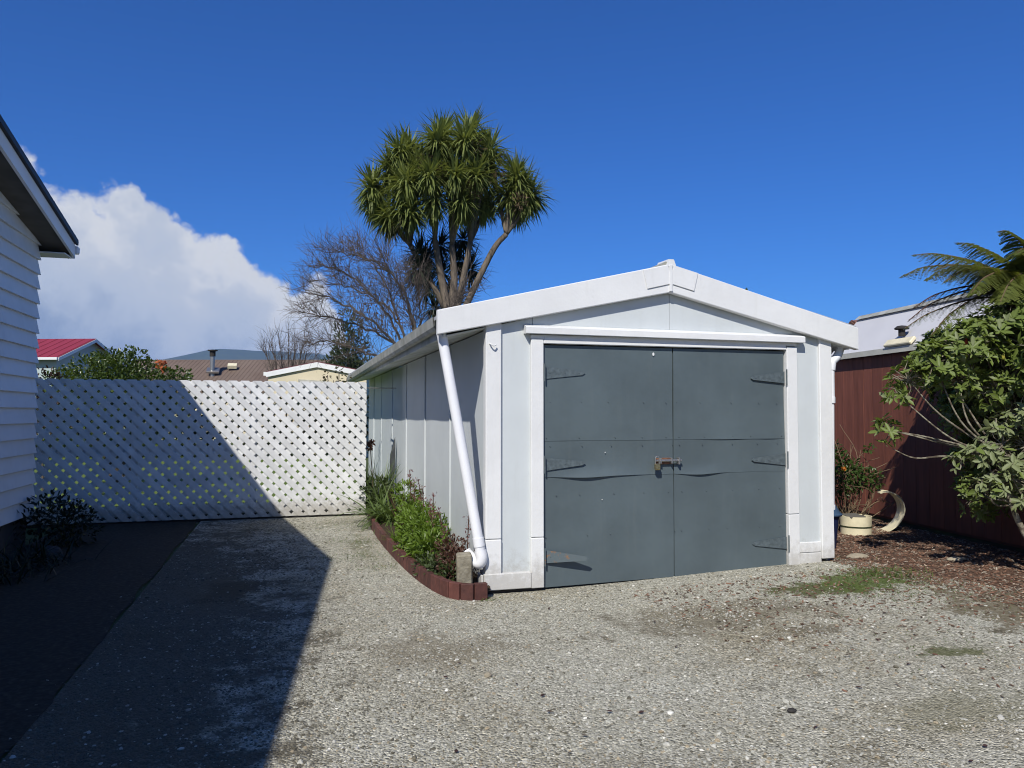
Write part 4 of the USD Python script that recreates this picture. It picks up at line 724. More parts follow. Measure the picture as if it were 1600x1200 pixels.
# ------------------------------------------------------------------ garden bed beside the garage
rp = np.random.default_rng(44)
edge = curve([(1.545, 6.085), (1.40, 6.10), (1.255, 6.27), (1.15, 6.85), (1.085, 7.8), (1.05, 9.0), (1.06, 10.3), (1.10, 11.1)], 30)
el_ = np.concatenate([[0], np.cumsum(np.linalg.norm(np.diff(edge, axis=0), axis=1))])
bed = np.vstack([[(x + 0.03, y, 0.065) for x, y in edge], [(1.59, 11.1, 0.085), (1.59, 6.15, 0.085)]])
cen = V(1.35, 8.5, 0.11); bf = [[i, (i + 1) % len(bed), len(bed)] for i in range(len(bed))]
bv = np.vstack([bed, [cen]]); bm = trimesh.Trimesh(bv, np.array(bf)[:, ::-1] if True else bf, process=False); bm = bm.subdivide().subdivide().subdivide()
v = np.array(bm.vertices); v[:, 2] += 0.03 * (meshkit.fbm(v * 9, 3, 7) - 0.5)
fcs = np.array(bm.faces); 
if np.cross(v[fcs[0, 1]] - v[fcs[0, 0]], v[fcs[0, 2]] - v[fcs[0, 0]])[2] < 0: fcs = fcs[:, ::-1]
obj('garden_soil', (v, fcs), SOILM, smooth=True, kind='structure', label='dark soil of the narrow bed beside the garage')
be = thing('brick_edging', 'curved row of upright red brown bricks edging the garden bed', 'edging', (1.2, 6.6, 0))
s = 0.0
while s < el_[-1] - 0.06:
    w = 0.108 * rp.uniform(0.96, 1.05); m_ = s + w / 2
    px0, py0 = np.interp(m_, el_, edge[:, 0]), np.interp(m_, el_, edge[:, 1]); qx, qy = np.interp(m_ + .02, el_, edge[:, 0]), np.interp(m_ + .02, el_, edge[:, 1])
    a = unit(V(qx - px0, qy - py0, 0)); nrm = V(-a[1], a[0], 0)
    up = unit(V(0, 0, 1) + nrm * rp.normal(0, 0.015) + a * rp.normal(0, 0.01))
    obj('brick', frame_box((px0, py0, 0.045 + rp.normal(0, 0.002)), (a, nrm, up), (w / 2 - 0.0005, 0.026, 0.085), 0.004), BRICK, be)
    s += w + 0.001
cbk = obj('concrete_block', frame_box((1.395, 6.255, 0.185), (V(1, -0.1, 0.06), V(0.1, 1, 0.12), V(-0.05, -0.12, 1)), (0.062, 0.05, 0.165), 0.012), CONC, label='upright lichened concrete block beside the downpipe foot', cat='block')
STRAP = leafmat('strap_leaf', [(0, (0.102, 0.150, 0.042)), (0.6, (0.205, 0.280, 0.085)), (1, (0.355, 0.403, 0.182))], 0.4, 0.3)
GLEAF = leafmat('bright_leaf', [(0, (0.119, 0.189, 0.027)), (0.6, (0.252, 0.358, 0.054)), (1, (0.431, 0.486, 0.101))], 0.45, 0.35)
BRZ = leafmat('bronze_foliage', [(0, (0.081, 0.038, 0.024)), (0.35, (0.17, 0.085, 0.05)), (0.55, (0.10, 0.095, 0.035)), (0.75, (0.257, 0.135, 0.068)), (0.85, (0.121, 0.149, 0.047)), (1, (0.203, 0.216, 0.068))], 0.55, 0.25)
DGR = leafmat('dark_bed_leaf', [(0, (0.046, 0.067, 0.020)), (0.7, (0.116, 0.140, 0.039)), (1, (0.216, 0.210, 0.070))], 0.5, 0.25)
PINK = leafmat('dry_pink_spike', [(0, (0.162, 0.075, 0.070)), (1, (0.314, 0.180, 0.160))], 0.8, 0.2)
def tuft(n, c, rad, l0, l1, w, dr_, mt, parent, name='leaves', lean=(0, 0, 0), spread=0.75):
    d = rand_dir(rp, n) * V(spread, spread, 0.4) + V(0, 0, 0.75) + V(*lean); b = V(*c) + np.c_[rp.normal(0, rad, (n, 2)), np.zeros(n)]
    return obj(name, blades(b, d, rp.uniform(l0, l1, n), rp.uniform(0.6 * w, 1.2 * w, n), rp.uniform(0.3 * dr_, dr_, n), rp, 5), mt, parent)
ag = thing('strap_leaf_clump', 'clump of arching green strap leaves at the far end of the garden bed', 'plant', (1.22, 10.6, 0.07))
tuft(170, (1.22, 10.5, 0.06), 0.10, 0.45, 0.85, 0.030, 2.0, STRAP, ag); tuft(70, (1.30, 10.2, 0.06), 0.08, 0.4, 0.75, 0.026, 2.2, STRAP, ag, lean=(-0.2, -0.2, 0))
tg = thing('tall_grass_clump', 'taller dark green grass clump at the end of the lattice fence', 'plant', (1.28, 11.7, 0.05))
tuft(140, (1.26, 11.75, 0.05), 0.09, 0.5, 1.05, 0.020, 0.9, STRAP, tg, spread=0.4); obj('foliage', bush_leaves(rp, [(1.24, 11.6, 0.35, 0.22)], 260, 0.09, 0.045), DGR, tg)
sh = thing('dead_flower_head', 'brown dead flower head on a tall stalk by the fence end', 'plant', (1.16, 11.74, 0))
obj('stalk', tube(curve([(1.22, 11.7, 0.05), (1.2, 11.7, 0.5), (1.165, 11.74, 1.0)], 5), 0.007, 6), STALK, sh)
obj('flower_head', join([kites(V(1.16, 11.74, 1.03) + 0.06 * rand_dir(rp, 60), rand_dir(rp, 60), rand_dir(rp, 60), 0.07, 0.03), tube([(1.16, 11.74, 1.0), (1.15, 11.73, 1.07)], 0.03, 6)]), BRZ, sh)
stk = obj('garden_stake', hull([(x, y, z) for x, y, z in [(x, y, z) for y in (11.98, 12.03) for x, z in ((1.49, 0.05), (1.56, 0.05), (1.50, 0.86), (1.575, 1.0))] + [(1.572, 12.0, 1.14)]]), paint('grey_stake', (0.05, 0.055, 0.06), 0.7, 0.3, 9), label='dark pointed stake leaning against the garage side wall', cat='stake')
lp = thing('bright_leafy_plant', 'bushy bright green leafy plant filling the middle of the garden bed', 'plant', (1.33, 7.9, 0.07))
lb = [(1.30, 7.3, 0.20, 0.19), (1.34, 7.7, 0.26, 0.22), (1.33, 8.2, 0.28, 0.24), (1.36, 8.7, 0.28, 0.22), (1.28, 7.9, 0.18, 0.24), (1.25, 7.45, 0.15, 0.16), (1.40, 8.0, 0.34, 0.18)]
obj('stems', join([tube([(b[0], b[1], 0.03), (b[0], b[1], b[2] + .1)], 0.006, 5) for b in lb for _ in (0,)]), STRAP, lp)
obj('foliage', bush_leaves(rp, lb, 2300, 0.075, 0.026, shell=0.3), GLEAF, lp)
for k, (c, zt) in enumerate([((1.42, 9.3), 0.80), ((1.40, 8.9), 0.72), ((1.44, 8.5), 0.76), ((1.40, 8.2), 0.70), ((1.42, 7.8), 0.66), ((1.38, 7.55), 0.62), ((1.45, 7.2), 0.56), ((1.50, 6.62), 0.66)]):
    fs_ = thing('flower_spike', ['tall dry pinkish flower spike leaning by the far wall sheets', 'feathery pink spike beside the tallest dry spike', 'pinkish seed spike above the bright green plant', 'thin reddish spike in the middle of the bright plant', 'loose pink spike leaning over the bright plant', 'short pink spike at the near side of the bright plant', 'small reddish spike above the bronze plant', 'thin pale pink spike beside the leaning downpipe'][k], 'flower spike', (c[0], c[1], 0.05), group='flower spikes in the garden bed')
    lx, ly = rp.normal(-0.02, 0.03), rp.normal(0, 0.05); st = curve([(c[0], c[1], 0.05), (c[0] + lx * .3, c[1] + ly * .4, zt * .55), (c[0] + lx, c[1] + ly, zt)], 5); obj('stalk', tube(st, 0.0045, 5), BRZ, fs_)
    q = st[rp.integers(6, 11, 40)] + rp.normal(0, 0.013, (40, 3)); obj('seeds', kites(q, rand_dir(rp, 40) + V(0, 0, .6), rand_dir(rp, 40), 0.036, 0.011), PINK, fs_)
bz_ = thing('bronze_plant', 'low bronze red foliage plant behind the concrete block', 'plant', (1.40, 6.75, 0.07))
obj('stems', join([tube([(1.40, 6.75, 0.03), (1.40 + x, 6.75 + y, 0.28)], 0.006, 5) for x, y in ((-.08, 0), (.06, .1), (.05, -.15), (-.03, .2))]), BRZ, bz_)
obj('foliage', bush_leaves(rp, [(1.40, 6.7, 0.20, 0.15), (1.43, 6.95, 0.25, 0.16), (1.36, 6.55, 0.14, 0.12), (1.45, 6.55, 0.22, 0.12)], 1300, 0.036, 0.02, shell=0.25), BRZ, bz_)
bs_ = thing('bronze_plant', 'upright bronze stemmed plant beside the strap leaf clump', 'plant', (1.42, 9.6, 0.07))
tuft(60, (1.42, 9.6, 0.05), 0.07, 0.4, 0.7, 0.012, 0.5, BRZ, bs_, 'stems', spread=0.3); obj('foliage', bush_leaves(rp, [(1.42, 9.7, 0.48, 0.16), (1.42, 9.5, 0.34, 0.16)], 340, 0.08, 0.032), GLEAF, bs_)
dk_ = thing('dark_ground_plant', 'low dark green plant spilling towards the front bricks', 'plant', (1.27, 6.75, 0.07))
obj('foliage', bush_leaves(rp, [(1.27, 6.75, 0.13, 0.13), (1.22, 7.0, 0.11, 0.13), (1.33, 6.5, 0.11, 0.11)], 620, 0.05, 0.026, shell=0.2), DGR, dk_)
obj('stems', join([tube([(1.27, 6.75, 0.03), (1.27 + x, 6.75 + y, 0.14)], 0.005, 5) for x, y in ((-.05, .1), (.04, -.12), (.02, .15))]), DGR, dk_)
gc = thing('low_grass_clump', 'small yellowish grass clump inside the brick row left of the bright plant', 'plant', (1.16, 8.7, 0.07))
tuft(130, (1.17, 8.7, 0.05), 0.06, 0.12, 0.30, 0.010, 1.5, GLEAF, gc)

# ------------------------------------------------------------------ red walled shed on the right
wd, wn, w0 = unit(V(0.15, 1, 0)), unit(V(1, -0.15, 0)), V(6.60, 3.8, 0)
SW = lambda s, t, z: w0 + wd * s + wn * t + V(0, 0, z)
shd = thing('red_board_shed', 'dark red board shed with smooth grey roof behind the rhododendron', 'shed', SW(3, 0, 0))
s = -1.2; rr = np.random.default_rng(6)
while s < 5.55:
    w = 0.235 if rr.uniform() < 0.5 else 0.19
    g_ = 0.016 if abs(s - 4.5) < 0.12 else 0.005
    obj('board', hull([SW(a, t, z) for a in (s, s + w - g_) for t in (0, 0.022) for z in (0.2, 2.27)]) if True else None, REDW, shd); s += w
obj('backing', hull([SW(a, t, z) for a in (-1.2, 5.5) for t in (0.024, 0.05) for z in (0.17, 2.26)]), paint('pale_backing', (0.13, 0.06, 0.05), 0.8), shd)
obj('foundation', hull([SW(a, t, z) for a in (-1.2, 5.5) for t in (0.03, 0.1) for z in (-0.1, 0.165)]), paint('mossy_foundation', (0.035, 0.035, 0.03), 0.9, 0.4, 4, col2=(0.05, 0.07, 0.025)), shd)
GREYR = paint('smooth_grey_roof', (0.53, 0.53, 0.54), 0.6, 0.06, 1.5)
obj('roof', hull([SW(a, t, z) for a in (-1.3, 5.47) for t, z in ((-0.045, 2.315), (0.42, 2.87), (0.42, 2.84), (-0.045, 2.285))]), GREYR, shd)
obj('roof', hull([SW(a, t, z) for a in (-1.3, 5.47) for t, z in ((0.425, 2.87), (2.6, 2.3), (2.6, 2.27), (0.425, 2.84))]), GREYR, shd)
obj('ridge_cap', hull([SW(a, t, z) for a in (-1.3, 5.49) for t, z in ((0.35, 2.835), (0.42, 2.895), (0.49, 2.88))]), GUTTER, shd)
obj('eave_trim', hull([SW(a, t, z) for a in (-1.3, 5.47) for t in (-0.075, -0.048) for z in (2.245, 2.315)]), paint('pale_trim', (0.56, 0.55, 0.47), 0.6, 0.2, 4), shd)
obj('end_wall', hull([SW(5.45, t, z) + wd * dd for dd in (0, 0.03) for t, z in ((0.06, 0), (2.5, 0), (2.5, 2.25), (0.42, 2.8), (0.06, 2.4))]), REDW, shd)
obj('side_wall', hull([SW(a, t, z) for a in (-1.2, 5.4) for t in (2.4, 2.45) for z in (0, 2.27)]), REDW, shd)
vt = obj('roof_vent', lathe([(0.0, -0.02), (0.04, -0.02), (0.04, 0.07), (0.082, 0.062), (0.085, 0.076), (0.055, 0.102), (0.0, 0.112)], SW(3.95, 0.02, 2.47), 18), DARK, shd, smooth=40, label='black mushroom vent')
obj('flashing', frame_box(SW(3.9, -0.05, 2.37), (wd, wn + V(0, 0, 1.05), V(0, 0, 1) - 1.05 * wn), (0.26, 0.055, 0.022), 0.015), CREAM, vt)

# ------------------------------------------------------------------ rhododendron
RHL = leafmat('rhododendron_leaf', [(0, (0.139, 0.187, 0.041)), (0.5, (0.267, 0.335, 0.073)), (0.8, (0.381, 0.438, 0.122)), (0.95, (0.533, 0.518, 0.204)), (1, (0.695, 0.568, 0.142))], 0.5, 0.28, 0.35)
RHP = leafmat('rhododendron_pale_leaf', [(0, (0.175, 0.205, 0.092)), (0.5, (0.337, 0.356, 0.218)), (1, (0.539, 0.541, 0.396))], 0.55, 0.2, 0.3)
rd = np.random.default_rng(77)
rho = thing('rhododendron', 'large rhododendron bush with pale lichened branches in front of the red shed', 'bush', (5.95, 5.05, 0.1))
top = [(5.45, 5.45, 1.92, 0.22), (5.25, 5.55, 1.80, 0.17), (5.72, 5.35, 2.05, 0.27), (5.98, 5.3, 2.18, 0.28), (6.25, 5.2, 2.22, 0.32), (5.65, 5.4, 1.80, 0.2), (6.05, 5.25, 1.85, 0.25), (6.35, 5.15, 1.85, 0.32), (6.4, 4.9, 2.15, 0.36), (5.18, 5.6, 1.66, 0.1), (5.55, 5.5, 1.95, 0.2),
       (5.9, 4.6, 2.0, 0.35), (6.2, 4.5, 1.7, 0.42), (6.3, 5.5, 1.95, 0.3), (6.45, 5.55, 1.6, 0.28), (6.1, 5.6, 2.05, 0.26), (6.3, 4.2, 2.1, 0.45), (6.5, 5.0, 1.5, 0.33), (5.2, 5.75, 1.35, 0.10), (6.05, 5.2, 2.30, 0.22), (6.3, 5.05, 2.38, 0.22), (6.55, 4.8, 2.38, 0.26), (5.8, 5.3, 2.15, 0.2), (6.45, 5.75, 1.7, 0.3), (6.55, 5.7, 1.25, 0.28), (6.3, 5.8, 1.95, 0.25), (6.6, 5.9, 2.0, 0.25), (6.6, 5.5, 0.9, 0.28), (6.35, 5.95, 1.45, 0.22), (6.5, 6.15, 1.6, 0.22), (6.6, 6.1, 1.1, 0.25), (6.45, 5.9, 0.75, 0.25), (6.7, 5.3, 1.9, 0.3), (5.9, 5.25, 1.72, 0.16), (6.38, 6.5, 1.98, .17), (6.5, 6.5, 2.1, .2), (6.62, 6.52, 2.2, .2), (6.48, 6.3, 1.8, .22), (6.55, 6.2, 2.05, .24), (6.4, 6.0, 2.1, .25), (6.3, 5.8, 2.2, .22), (6.6, 6.35, 1.5, .18)]  # blobs along the wall and far right added to shade the red boards
low = [(5.72, 5.10, 1.40, 0.12), (5.58, 5.14, 1.16, 0.14), (5.76, 5.08, 1.24, 0.2), (5.83, 5.05, 0.95, 0.16), (5.66, 5.10, 1.00, 0.14), (5.93, 5.02, 0.82, 0.16), (5.96, 5.02, 1.22, 0.2), (5.92, 5.02, 1.5, 0.2), (5.72, 5.08, 0.86, 0.12), (6.1, 4.8, 1.15, 0.25), (6.2, 4.7, 0.8, 0.25), (6.35, 5.2, 1.0, 0.25), (6.4, 4.9, 0.6, 0.25), (5.45, 5.2, 1.08, 0.10), (5.86, 5.03, 1.1, 0.16), (5.6, 5.12, 0.88, 0.1)]
root = V(6.22, 5.02, 0.1)
hub = [V(6.05, 5.12, 0.75), V(6.15, 5.1, 0.9), V(5.85, 5.2, 1.15), V(6.2, 5.2, 1.3)]
for q in hub: obj('branch', tube(curve([root + 0.03 * rand_dir(rd, 1)[0] * V(1, 1, 0), root + (q - root) * .5 + 0.07 * rand_dir(rd, 1)[0], q], 6), np.linspace(0.030, 0.02, 13), 8), LICHEN, rho, smooth=True)
L300, rest_b, rest_p = [], [], []
twig_b = []
for blobs, mt, dens, big in ((top, 0, 390, 0.95), (low, 1, 175, 0.92)):
    for bi, b in enumerate(blobs):
        c = V(*b[:3]); q = min(hub, key=lambda h: np.linalg.norm(h - c) + (0.5 if h[2] > c[2] + .1 else 0))
        mid = q + (c - q) * .5 + 0.10 * rand_dir(rd, 1)[0] + V(0, 0, -0.03)
        obj('branch', tube(curve([q, mid, c], 6), np.linspace(0.011, 0.005, 13), 6), LICHEN, rho, smooth=True)
        n = max(5, int(dens * b[3] ** 1.6 * (1.35 if b[1] < 5.45 or b[0] < 6.0 else 2.4))); p, d = in_blobs(rd, [b], n, 0.55)  # blobs at the back get extra leaves for a darker wall shadow
        for k in range(n):
            if mt == 0 and d[k, 2] < -0.45 and rd.uniform() < 0.6: continue
            ax = unit(d[k] + V(0, 0, 0.75) - 0.15 * V(0.6, 0.87, 0)); m_ = c + (p[k] - c) * .5 + 0.03 * rand_dir(rd, 1)[0]
            twig_b.append(tube([c, m_, p[k]], [0.006, 0.005, 0.0035], 4, False))
            nl = rd.integers(6, 10); a1 = unit(np.cross(ax, V(0.3, 0.2, 1))); a2 = np.cross(ax, a1); an = np.arange(nl) * 2.4 + rd.uniform(0, 6)
            tilt = rd.uniform(0.05, 0.75, nl) if mt == 0 else rd.uniform(-0.5, 0.35, nl)
            dd = np.cos(an)[:, None] * a1 + np.sin(an)[:, None] * a2; di = dd + ax * tilt[:, None]; nr = ax - dd * tilt[:, None] * 0.8
            ln = rd.uniform(0.055, 0.108, nl) * big * rd.uniform(0.8, 1.15); pp_ = p[k] + 0.012 * rand_dir(rd, nl); wdt = ln * rd.uniform(0.34, 0.46, nl)
            for j in range(nl):
                (L300 if True else rest_b).append((pp_[j], di[j], nr[j], ln[j], wdt[j], mt if rd.uniform() > 0.12 else 1 - mt))
eye = EYE
order = sorted(range(len(L300)), key=lambda i: np.linalg.norm(L300[i][0] - eye) - 3.5 * L300[i][3] + (0.5 if L300[i][0][0] > 6.15 else 0) + (0.35 if L300[i][5] == 0 and L300[i][2][2] < 0.2 else 0))
def leaf_arr(ix): 
    A = [L300[i] for i in ix]; return leaves([a[0] for a in A], [a[1] for a in A], [a[2] for a in A], np.array([a[3] for a in A]), np.array([a[4] for a in A]))
for i in order[:300]: obj('leaf', leaf_arr([i]), RHP if L300[i][5] else RHL, rho, smooth=True)
for m_, mt in ((0, RHL), (1, RHP)):
    ix = [i for i in order[300:] if L300[i][5] == m_]
    obj('foliage' if m_ == 0 else 'pale_foliage', leaf_arr(ix), mt, rho, smooth=True, kind='stuff')
obj('twigs', join(twig_b), LICHEN, rho, kind='stuff')
lt = [curve([V(5.85, 5.2, 1.15), V(5.6, 5.45, 1.22), V(5.35, 5.6, 1.30), V(5.22, 5.7, 1.34)], 5), curve([V(5.85, 5.2, 1.1), V(5.6, 5.5, 1.12), V(5.4, 5.65, 1.10), V(5.25, 5.75, 1.18)], 5)]
for q in lt: obj('branch', tube(q, np.linspace(0.012, 0.004, len(q)), 5), LICHEN, rho)
bd = leafmat('yellow_bud', [(0, (0.35, 0.33, 0.05)), (1, (0.45, 0.40, 0.08))], 0.5, 0.3)
for c in ((5.82, 5.1, 1.98), (6.05, 5.02, 1.68), (5.98, 5.0, 1.60), (5.5, 5.3, 2.0)): obj('bud', hull(V(*c) + 0.022 * rand_dir(rd, 14) * V(0.7, 0.7, 1.5)), bd, rho)
of = leafmat('orange_red_petal', [(0, (0.5, 0.10, 0.05)), (1, (0.62, 0.2, 0.1))], 0.5, 0.35)
for c in ((5.62, 5.3, 2.10), (6.15, 5.05, 1.98)): obj('flower', kites(V(*c) + 0.02 * rand_dir(rd, 16), rand_dir(rd, 16), rand_dir(rd, 16), 0.05, 0.04), of, rho)

# ------------------------------------------------------------------ tree fern
FERN = leafmat('fern_frond', [(0, (0.126, 0.151, 0.034)), (0.5, (0.211, 0.245, 0.057)), (1, (0.337, 0.348, 0.095))], 0.42, 0.35)
FERNB = leafmat('brown_frond', [(0, (0.105, 0.068, 0.030)), (0.6, (0.195, 0.128, 0.053)), (1, (0.180, 0.165, 0.060))], 0.6, 0.25)
FERND = leafmat('dead_frond', [(0, (0.08, 0.030, 0.014)), (1, (0.20, 0.085, 0.04))], 0.85, 0.15)
rf = np.random.default_rng(91)
fn = thing('tree_fern', 'tree fern with arching fronds and rusty dead skirt above the rhododendron', 'tree', (6.62, 5.42, 0.1))
FC = V(6.62, 5.30, 2.50)
obj('trunk', tube([(6.62, 5.32, 0.0), (6.63, 5.31, 1.3), FC], [0.13, 0.11, 0.12], 10), paint('fern_trunk', (0.05, 0.032, 0.022), 0.95, 0.4, 20, 0.03, 30), fn, smooth=True)
def frond(pts, wmax, mt, np_=20, name='frond'):
    c = curve(pts, 14); S_ = np.concatenate([[0], np.cumsum(np.linalg.norm(np.diff(c, axis=0), axis=1))]); L_ = S_[-1]
    fr = obj(name, tube(c, np.linspace(0.012, 0.003, len(c)), 5), FERND if mt is not FERN else STALK, fn)
    bs, ds, ns, ls, ws = [], [], [], [], []
    for t in np.linspace(0.1, 0.985, np_):
        p_ = np.array([np.interp(t * L_, S_, c[:, k]) for k in range(3)]); p2 = np.array([np.interp(min(L_, t * L_ + .03), S_, c[:, k]) for k in range(3)]); p1 = np.array([np.interp(t * L_ - .03, S_, c[:, k]) for k in range(3)])
        ta = unit(p2 - p1); si = unit(np.cross(ta, V(0, 0, 1))); up = np.cross(si, ta)
        pl_ = wmax * math.sin(math.pi * min(1, 0.16 + 0.84 * t)) ** 0.75 * rf.uniform(0.85, 1.08)
        for sd in (-1, 1):
            ax = unit(si * sd + ta * 0.5 - up * 0.3 + 0.14 * rand_dir(rf, 1)[0]); m_ = max(3, int(pl_ / 0.012))
            for q in range(m_):
                u = (q + 0.5) / m_; b0 = p_ + ax * pl_ * u - V(0, 0, 1) * 0.4 * pl_ * u * u
                for s2 in (-1, 1):
                    e = unit(np.cross(up, ax) * s2 + ax * 0.55 + 0.08 * rand_dir(rf, 1)[0]); bs.append(b0); ds.append(e); ns.append(up); ls.append(0.046 * (1 - 0.7 * u) * (0.8 + 0.5 * wmax / 0.3)); ws.append(0.024)
    obj('pinnae', kites(bs, ds, ns, np.array(ls), np.array(ws)), mt, fr)
for tip, lift, mt, w in (((5.50, 5.72, 3.03), 0.22, FERN, 0.26), ((5.88, 5.60, 3.14), 0.20, FERN, 0.24), ((6.15, 5.40, 3.22), 0.28, FERN, 0.22), ((5.52, 5.75, 2.55), 0.30, FERNB, 0.22), ((5.46, 5.80, 2.36), 0.26, FERN, 0.18), ((5.80, 5.1, 2.52), 0.42, FERN, 0.28),
                         ((6.05, 4.7, 2.62), 0.45, FERN, 0.30), ((6.6, 4.3, 2.8), 0.5, FERN, 0.3), ((7.3, 4.6, 2.9), 0.4, FERN, 0.3), ((7.6, 5.4, 2.9), 0.4, FERN, 0.3), ((7.3, 6.3, 2.9), 0.4, FERN, 0.3), ((6.5, 6.6, 3.0), 0.35, FERN, 0.3), ((5.9, 6.3, 2.95), 0.35, FERN, 0.28),
                         ((6.2, 5.0, 3.02), 0.25, FERN, 0.2), ((5.62, 5.5, 2.75), 0.34, FERN, 0.26), ((5.55, 5.55, 2.86), 0.25, FERN, 0.25), ((5.7, 5.3, 2.62), 0.4, FERN, 0.28), ((5.60, 5.9, 2.45), 0.35, FERNB, 0.22), ((6.0, 5.1, 2.95), 0.3, FERN, 0.28), ((5.58, 5.62, 2.28), 0.4, FERN, 0.2)):
    tip = V(*tip) - V(0, 0, 0.07); frond([FC, FC + (tip - FC) * 0.45 + V(0, 0, lift * .6), FC + (tip - FC) * 0.8 + V(0, 0, lift * .42), tip], w, mt)
for k in range(26):
    a = math.pi * (0.75 + 0.8 * k / 25) + rf.normal(0, .1); r_ = rf.uniform(0.35, 0.6); e = FC + V(r_ * math.cos(a), r_ * math.sin(a), rf.uniform(-0.3, -0.06))
    frond([FC + V(0, 0, -.03), FC + V(.6 * r_ * math.cos(a), .6 * r_ * math.sin(a), 0.02), e], 0.14, FERND, 14, 'dead_frond')

# ------------------------------------------------------------------ things on the mulch
rq = np.random.default_rng(15)
tubx, tuby = 6.27, 7.45
tb = thing('cream_tub', 'cut cream plastic tub of two bands standing beside the blue bin', 'tub', (tubx, tuby, 0.09))
obj('upper_band', lathe([(0.168, 0.125), (0.172, 0.235), (0.163, 0.235), (0.158, 0.125), (0.168, 0.125)], (tubx, tuby, 0.09), 28), CREAM, tb, smooth=40)
obj('lower_band', lathe([(0.0, 0.0), (0.165, 0.0), (0.168, 0.110), (0.158, 0.110), (0.15, 0.01), (0.0, 0.01)], (tubx, tuby, 0.09), 28), CREAM, tb, smooth=40)
obj('dark_band', lathe([(0.162, 0.108), (0.171, 0.110), (0.171, 0.126), (0.162, 0.128)], (tubx, tuby, 0.09), 28), paint('mossy_band', (0.04, 0.05, 0.02), 0.9, 0.4, 30), tb)
obj('lid_piece', frame_box((tubx - 0.05, tuby - 0.02, 0.33), (V(1, 0, 0), V(0, 1, .1), V(0, -.1, 1)), (0.10, 0.09, 0.006)), paint('grey_lid', (0.12, 0.115, 0.10), 0.7), tb)
hp = thing('cream_hoop', 'curled cream plastic hoop lying open beside the tub', 'hoop', (6.78, 7.55, 0.1))
hc, hr = V(6.70, 7.56, 0.35), 0.225
hu, hv, hw_ = unit(V(1, -0.35, 0)), V(0, 0, 1), unit(V(0.35, 1, 0))
def hoop(a0, a1, off, w, th_):
    vs = []; n_ = 30
    for a in np.linspace(a0, a1, n_):
        for r_, o in ((hr, off), (hr + th_, off), (hr + th_, off + w), (hr, off + w)): vs.append(hc + (hu * math.cos(a) + hv * math.sin(a)) * (r_ + 0.02 * math.sin(a * 2)) + hw_ * o)
    f = []
    for i in range(n_ - 1):
        for k in range(4): k2 = (k + 1) % 4; f += [[i * 4 + k, i * 4 + k2, (i + 1) * 4 + k2], [i * 4 + k, (i + 1) * 4 + k2, (i + 1) * 4 + k]]
    f += [[0, 2, 1], [0, 3, 2], [(n_ - 1) * 4, (n_ - 1) * 4 + 1, (n_ - 1) * 4 + 2], [(n_ - 1) * 4, (n_ - 1) * 4 + 2, (n_ - 1) * 4 + 3]]
    return np.array(vs), np.array(f)
obj('near_strip', hoop(-1.9, 1.75, -0.13, 0.085, 0.012), CREAM, hp, smooth=40); obj('far_strip', hoop(-1.9, 1.55, -0.035, 0.10, 0.018), CREAM, hp, smooth=40)
bb = thing('blue_bin', 'navy blue bin with lighter peaked lid partly hidden behind the garage corner', 'bin', (5.36, 6.80, 0.1))
obj('body', lathe([(0.0, 0.0), (0.085, 0.0), (0.125, 0.34), (0.115, 0.345), (0.0, 0.33)], (5.36, 6.80, 0.1), 20), BLUE, bb, smooth=40)
obj('lid', lathe([(0.150, 0.345), (0.158, 0.36), (0.13, 0.385), (0.055, 0.52), (0.025, 0.62), (0.0, 0.63)], (5.36, 6.80, 0.1), 20), paint('blue_lid', (0.05, 0.095, 0.17), 0.45, 0.2, 9), bb, smooth=40)
obj('handle', tube([(5.36, 6.80, 0.70), (5.375, 6.79, 0.76)], 0.03, 10), LBLUE, bb)
sg = thing('scraggly_shrub', 'scraggly shrub with tan dead stems and an orange flower by the red wall', 'shrub', (6.4, 7.75, 0.1))
sb = [(6.2, 7.7, 0.92, 0.17), (6.33, 7.6, 0.85, 0.16), (6.45, 7.65, 0.72, 0.15), (6.62, 7.6, 0.72, 0.13), (6.25, 7.7, 0.65, 0.15), (6.24, 7.75, 1.08, 0.07), (6.6, 7.6, 1.08, 0.07)]
stems = []
for k in range(46):
    b = sb[rq.integers(len(sb))]; e = V(*b[:3]) + rq.normal(0, 0.16, 3) * V(1.3, 0.8, 1); r0_ = V(6.4 + rq.normal(0, 0.12), 7.75, 0.1); stems.append(tube(curve([r0_, r0_ + (e - r0_) * .5 + V(rq.normal(0, .18), rq.normal(0, .1), 0.16), e + V(rq.normal(0, .1), 0, -.05)], 5), np.linspace(0.007, 0.003, 11), 4))
obj('stems', join(stems), paint('tan_stem', (0.19, 0.135, 0.08), 0.8, 0.4, 15), sg)
obj('foliage', bush_leaves(rq, sb, 950, 0.055, 0.032, shell=0.15), leafmat('shrub_leaf', [(0, (0.046, 0.085, 0.018)), (0.7, (0.104, 0.169, 0.039)), (1, (0.208, 0.247, 0.078))], 0.4, 0.3), sg)
obj('flower', kites(V(6.16, 7.5, 0.86) + 0.012 * rand_dir(rq, 16), rand_dir(rq, 16), rand_dir(rq, 16), 0.03, 0.024), leafmat('orange_petal', [(0, (0.55, 0.20, 0.02)), (1, (0.6, 0.3, 0.05))], 0.5, 0.3), sg)
def rock(c, r_, seed, flat=0.6):
    m = trimesh.creation.icosphere(subdivisions=3, radius=1.0); v = m.vertices * (0.72 + 0.55 * meshkit.fbm(m.vertices * 1.6 + seed * 3.1, 4, seed))[:, None]; return v * V(*r_) + V(*c), m.faces
